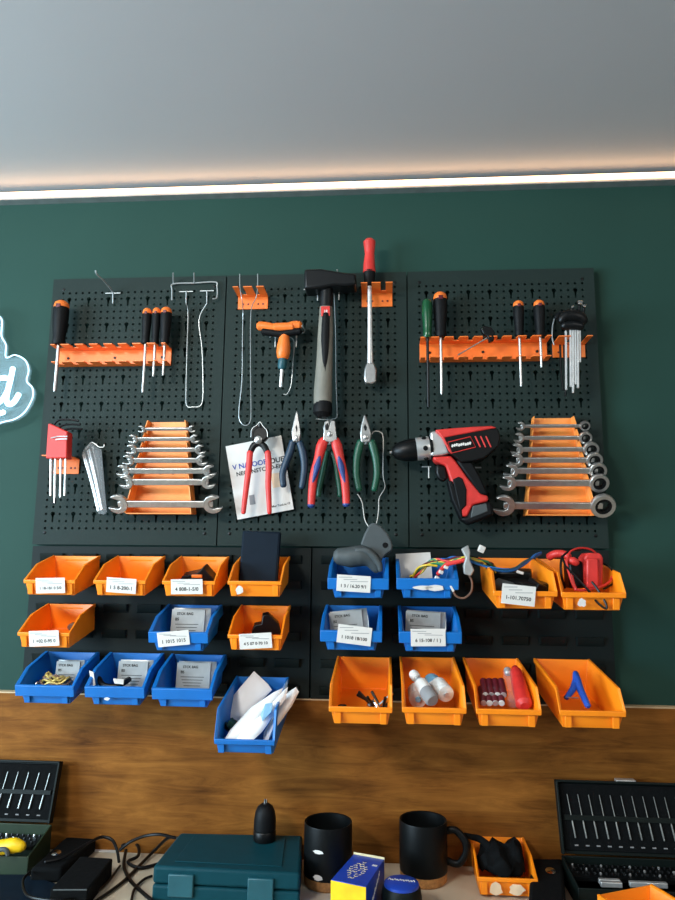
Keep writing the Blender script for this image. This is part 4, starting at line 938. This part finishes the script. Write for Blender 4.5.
[b.box(M_ @ Vector((.0028*(i % 3-1), 0, .003*(i//3-.5))), (.0022, .0018, .0006), (0, 0, .5)) for i in range(6)]; b.build('printed_text', 'white', t)
sd = (q1-q2).normalized(); M_ = Matrix((sd, Vector((sd.y, -sd.x, 0)).normalized()*-1, up_)).transposed().to_4x4(); nrm_ = Vector((sd.y, -sd.x, 0)).normalized()
M_.translation = (q1+q2)/2+nrm_*.0006+Vector((0, 0, -.022)); b = MB().tube(catmull([M_ @ Vector((-.02+.0021*i, 0, -.012+.0013*i+(.0035 if i % 2 else -.002)*(1+.5*math.sin(i*2)))) for i in range(20)], 3), .0006, 5); b.build('printed_text', 'white', t)

# blue topped puck
pc = PT(401.5, 882, TZ+.05); R = .0265
t = thing('tape_measure', (pc.x, pc.y, TZ), 'dark round tape measure with a blue top, in front of the handled mug', 'tape measure')
o = Vector((pc.x, pc.y, TZ))
MB().lathe([(R*1.1,0),(R*1.2,.004),(R*1.2,.03),(R*1.12,.042),(R*1.02,.046)], o, n=28).build('body', 'dcase', t)
lid_ = MB().lathe([(R*1.04,.0455),(R*1.02,.049),(R*.92,.0505),(0,.051)], o, n=28).build('top_cover', 'yblue', t)
b = MB(); M_ = Matrix(((1, 0, 0), (0, 0, 1), (0, -1, 0))).to_4x4()
M_ = Matrix((Vector((1, -.12, 0)).normalized(), Vector((0, 0, -1)), Vector((.12, 1, 0)).normalized())).transposed().to_4x4(); M_.translation = o+Vector((0, .003, .0513))
b.tube(catmull([M_ @ Vector((-.021+.0021*i, 0, (.0022 if i % 2 else -.0012)*(1+.7*math.sin(i*1.7)))) for i in range(21)], 3), .0007, 5); b.build('printed_text', 'white', lid_)
MB().box(o+Vector((.006, -R*1.2, .027)), (.022, .0015, .014)).build('sticker', 'white', t)

# orange bin with black cloth
bp = PT(493, 899, TZ); bo = bin_at('o', 0, 0, 'orange bin standing on the bench, full of black cloth', 0, 'loose orange bins on the bench', Vector((PT(493, 858, TZ).x, bp.y+.111, TZ+.0545)))
smear(bo, [(-.02, .0, .012, .010), (.014, 0, .014, .009)], 'tape')
t = thing('black_cloth', bl(bo, 0, .055, .006), 'crumpled black cloth stuffed into the orange bin on the bench', 'cloth')
b = MB(); ic = bmesh.new(); bmesh.ops.create_icosphere(ic, subdivisions=4, radius=1)
vs = [Vector((v.co.x*.041, v.co.y*.047, max(v.co.z*.026, -.012)+.028))*1.0 for v in ic.verts]
vs = [v+Vector((mnoise.noise(v*45)*.007, mnoise.noise(v*38+Vector((3,1,2)))*.007, mnoise.noise(v*50+Vector((9,5,2)))*.022 if v.z > .025 else 0)) for v in vs]
b.add(vs, [tuple(v.index for v in f.verts) for f in ic.faces]); ic.free(); b.build('bunched_cloth', 'sock', t, local=True)
MB().tube(catmull([(-.018,0,.045),(-.034,.01,.055),(-.05,.012,.058),(-.062,.014,.06)], 5), [.007,.006,.005,.004], 8, .5).build('strap', 'sock', t, local=True)

# open bit cases
def bit_case(x0, x1, label, nb, olive, front, ytop_z, open_left, yh, hb, hf):
    t = thing('bit_case', ((x0+x1)/2, -.11, TZ), label, 'bit case', 'open bit cases')
    w = x1-x0; xc = (x0+x1)/2
    m_ = 'olive' if olive else 'dcase'
    b = MB()
    b.box((xc, (yh+front)/2, TZ+.002), (w, yh-front, .004))
    b.box((xc, yh-.0015, TZ+hb/2), (w, .003, hb)); b.box((xc, front+.0015, TZ+hf/2), (w, .003, hf))
    for x in (x0+.0015, x1-.0015): b.prism([(x, yh, TZ), (x, yh, TZ+hb), (x, front, TZ+hf), (x, front, TZ)], .003, (1, 0, 0))
    b.build('base', m_, t, .001)
    H = math.hypot(ytop_z-(TZ+hb), -yh-.014); an = math.atan2(-yh-.014, ytop_z-(TZ+hb))
    def lp(x, h, dep): # lid coordinates: up the lid, out of it
        return Vector((x, yh+h*math.sin(an)-dep*math.cos(an), TZ+hb+.002+h*math.cos(an)+dep*math.sin(an)))
    lid = MB()
    def lbox(xa, xb, ha, hb_, da, db):
        vs = [lp(x, h, d_) for x in (xa, xb) for h in (ha, hb_) for d_ in (da, db)]
        lid.add(vs, [(0,1,3,2),(4,6,7,5),(0,4,5,1),(2,3,7,6),(0,2,6,4),(1,5,7,3)])
    lbox(x0, x1, 0, H, -.003, 0); lbox(x0, x0+.004, 0, H, 0, .012); lbox(x1-.004, x1, 0, H, 0, .012); lbox(x0, x1, H-.004, H, 0, .012)
    lid.build('lid', 'dcase', t, .001)
    lid = MB(); lbox(x0+.005, x1-.005, .006, H-.006, 0, .004); ins = lid.build('lid_insert', 'sock', t, .001)
    for i in range(nb):
        x = x0+.022+i*(w-.044)/(nb-1); dx = -.008 if open_left else .008
        a_, c_ = lp(x-dx*.4, H*.80, .006), lp(x+dx*.5, H*.22, .006)
        MB().tube([a_, a_.lerp(c_, .62), a_.lerp(c_, .64), c_], [.0008, .0009, .0015, .0015], 6).build('bit', 'bitst', t)
        MB().box(lp(x+dx*.6, H*.12, .0045), (.006, .0015, .0018)).build('printed_number', 'gink', ins)
    lid = MB(); lbox(x0+.01, x1-.01, H*.45, H*.52, .004, .0075); lid.build('retaining_bar', 'dcase', t)
    tray = MB().box((xc, yh-.032, TZ+hb*.66), (w-.012, .05, .006)).build('tray', 'blackp', t)
    n2 = nb*2 if nb > 8 else nb*2+4
    for r_ in range(3):
        for i in range(n2):
            q = Vector((x0+.015+i*(w-.03)/(n2-1), yh-.014-.015*r_, TZ+hb*.69))
            MB().lathe([(.0022, 0), (.0022, .004), (.0013, .0055)], q, n=6).build('bit', 'blackp' if (i*2+r_) % 5 else 'steel', t)
    return t
xa = P(557, 800, .03).x; t = bit_case(xa, xa+.27, 'open dark bit case with a row of drill bits, right end of the bench', 13, False, -.15, P(600, 781.5, .012).z, False, -.045, .042, .034)
for p_ in ((.075, .012), (.075, .004)):
    pass
MB().box(Vector((xa+.06, -.112, TZ+.030)), (.034, .007, .008)).build('bit_holder', 'lsteel', t, .001); MB().box(Vector((xa+.06, -.122, TZ+.030)), (.034, .007, .008)).build('bit_holder', 'lsteel', t, .001)
MB().box(Vector((xa+.12, -.117, TZ+.030)), (.06, .008, .008)).build('bit_holder', 'lsteel', t, .001)
MB().box(P(625, 781, .012), (.034, .014, .006)).build('clasp', 'lsteel', t, .001)
xb = P(57, 790, .03).x; t = bit_case(xb-.25, xb, 'open dark green bit case with yellow tool in it, left end of the bench', 11, True, -.12, P(30, 761, .012).z, True, -.04, .058, .034)
yp = P(8, 849, .13)
t = thing('bit_driver', yp, 'yellow and grey bit driver lying in the left bit case', 'driver')
MB().tube(catmull([P(-18,850,.125), P(0,847.5,.125), P(14,845.5,.125), P(23,847,.125)], 5), [.009,.012,.0125,.008], 12).build('handle', 'yellow', t)
MB().tube(catmull([P(-15,853,.137), P(0,849.5,.139), P(6,850,.139), P(8,855,.138)], 4), .004, 8).build('grip', 'grey', t)

# black pouches, adapter, cables
def pouch(name, q, zt_, lab, stud):
    t = thing(name, sum(q, Vector())/len(q), lab, 'pouch', 'black pouches with a silver stud')
    block(q, TZ+.0005, zt_).build('body', 'sock', t, .006, 3)
    s_ = MB().lathe([(.0085,0),(.0085,.0015),(.005,.003),(.0,.0032)], stud, (0, -.25, 1), 16).build('stud', 'chrome', t)
    return t
zp = TZ+.025
pouch('black_pouch', [PT(30,868,zp), PT(62,868,zp), PT(97,838,zp), PT(66,836,zp)], zp, 'black pouch with silver stud, behind the power adapter at left', PT(56,853.5,zp))
zp = TZ+.03
pouch('black_pouch', [PT(528,905,zp), PT(566,905,zp), PT(563,858,zp), PT(531,858,zp)], zp, 'black pouch with silver stud, left of the open bit case at right', PT(550.5,871.5,zp))
za = TZ+.03
q = [PT(50,889,za), PT(88,889,za), PT(113,858,za), PT(80,856,za)]
t = thing('power_adapter', sum(q, Vector())/4, 'black brick power adapter on the bench, left of the teal case', 'adapter')
block(q, TZ+.0005, za).build('brick', 'sock', t, .003, 3)
MB().tube([q[0]+Vector((.006,-.0005,-.001)), q[1]+Vector((-.002,-.0005,-.001))], .0012, 6).build('edge_highlight', 'grey', t)  # grey rod painting in the highlight along the brick's front edge
for x in (.3, .36): MB().lathe([(.0015,0),(.0012,.0006)], q[0].lerp(q[1], x)+Vector((0,-.0004,-.015)), (0,-1,0), 8).build('indicator', 'white', t)
zd = TZ+.006
qd = [PT(-15,905,zd), PT(50,905,zd), PT(60,884,zd), PT(25,874,zd), PT(-15,874,zd)]
o = block(qd, TZ+.0005, zd).build('black_mat', 'navy', None, .002); tag(o, 'flat dark cloth on the bench in front of the left bit case', 'cloth')
def cable(lab, pts, r=.0028): return tag(MB().tube(catmull(pts, 6), r, 8).build('cable', 'blackp'), lab, 'cable', 'black cables by the teal case')
T_ = lambda x, y, z=.004: PT(x, y, TZ+z)
cable('black cable looping up over the power adapter', [T_(45,862,.03), T_(62,858,.03), T_(80,848,.035), T_(92,841,.04), T_(102,837,.04), T_(112,840,.035), T_(117,850,.02), T_(119,862,.006)])
cable('black cable running from the teal case across the white worktop to the front', [T_(178,838,.045), T_(168,838,.04), T_(155,850,.01), T_(141,864), T_(125,880), T_(108,893), T_(90,905)])
cable('black cable arching high beside the teal case', [T_(120,850,.02), T_(130,842,.035), T_(145,836,.045), T_(160,834.5,.05), T_(175,838,.045)])
cable('black cable tangle crossing to the lower edge of the teal case', [T_(126,850,.012), T_(124,866), T_(130,880), T_(142,892), T_(155,903)], .003)
cable('thin black cable curving in front of the teal case', [T_(131,905), T_(134,890), T_(143,880), T_(152,876)], .0022)
cable('black cable coiled behind the adapter', [T_(122,846,.012), T_(130,842,.012), T_(138,846,.012), T_(138,856,.008), T_(128,862,.006), T_(140,868,.004), T_(158,864,.004)], .003)
cable('black cable sweeping around the front of the adapter', [T_(30,872,.02), T_(23,880,.02), T_(26,894,.02), T_(40,899,.022), T_(60,900,.022), T_(85,897,.01), T_(104,886), T_(120,866)], .0022)
o = tag(MB().box(PT(104, 850, TZ+.0012), (.05, .018, .0012)).build('paper_slip', 'white'), 'small white paper slip behind the power adapter', 'paper')

# orange bin at the lower right corner, nearest the viewer
z2 = TZ+.0655; a_, b_ = PT(598, 895, z2), PT(675, 880, z2); yw = math.atan2(b_.y-a_.y, b_.x-a_.x)
mid_ = a_+(b_-a_).normalized()*.0495
bn = bin_at('L', 0, 0, 'orange bin on the bench in front of the right bit case', 0, 'loose orange bins on the bench', Vector((mid_.x, mid_.y, TZ+.0655)), yw)

# ------------------------------------------------------------------ light
def area(name, loc, aim, sx, sy, e, col):
    l = bpy.data.lights.new(name, 'AREA'); l.shape = 'RECTANGLE'; l.size = sx; l.size_y = sy; l.energy = e; l.color = col
    o = bpy.data.objects.new(name, l); COL.objects.link(o); o.location = loc
    o.rotation_euler = (Vector(aim)-Vector(loc)).to_track_quat('-Z', 'Y').to_euler(); return o
area('window_daylight', (-2.3, -1.6, 1.6), (-.2, -.5, 2.4), 1.4, .9, 120, (.62, .84, 1))
area('ceiling_lamp', (-.8, -1.6, 2.28), (.1, 0, 1.65), .4, .3, 28, (1, .96, .9))
area('ceiling_lamp_far', (1.4, -1.7, 2.29), (1.2, -.9, 1), .8, .4, 15, (1, .95, .88))
w = bpy.data.worlds.new('World'); scene.world = w; w.use_nodes = True
w.node_tree.nodes['Background'].inputs[0].default_value = (.72, .78, .85, 1); w.node_tree.nodes['Background'].inputs[1].default_value = .22
vs_ = scene.view_settings; vs_.view_transform = 'Standard'; vs_.look = 'None'; vs_.gamma = 1; vs_.use_curve_mapping = False; vs_.exposure = -.1
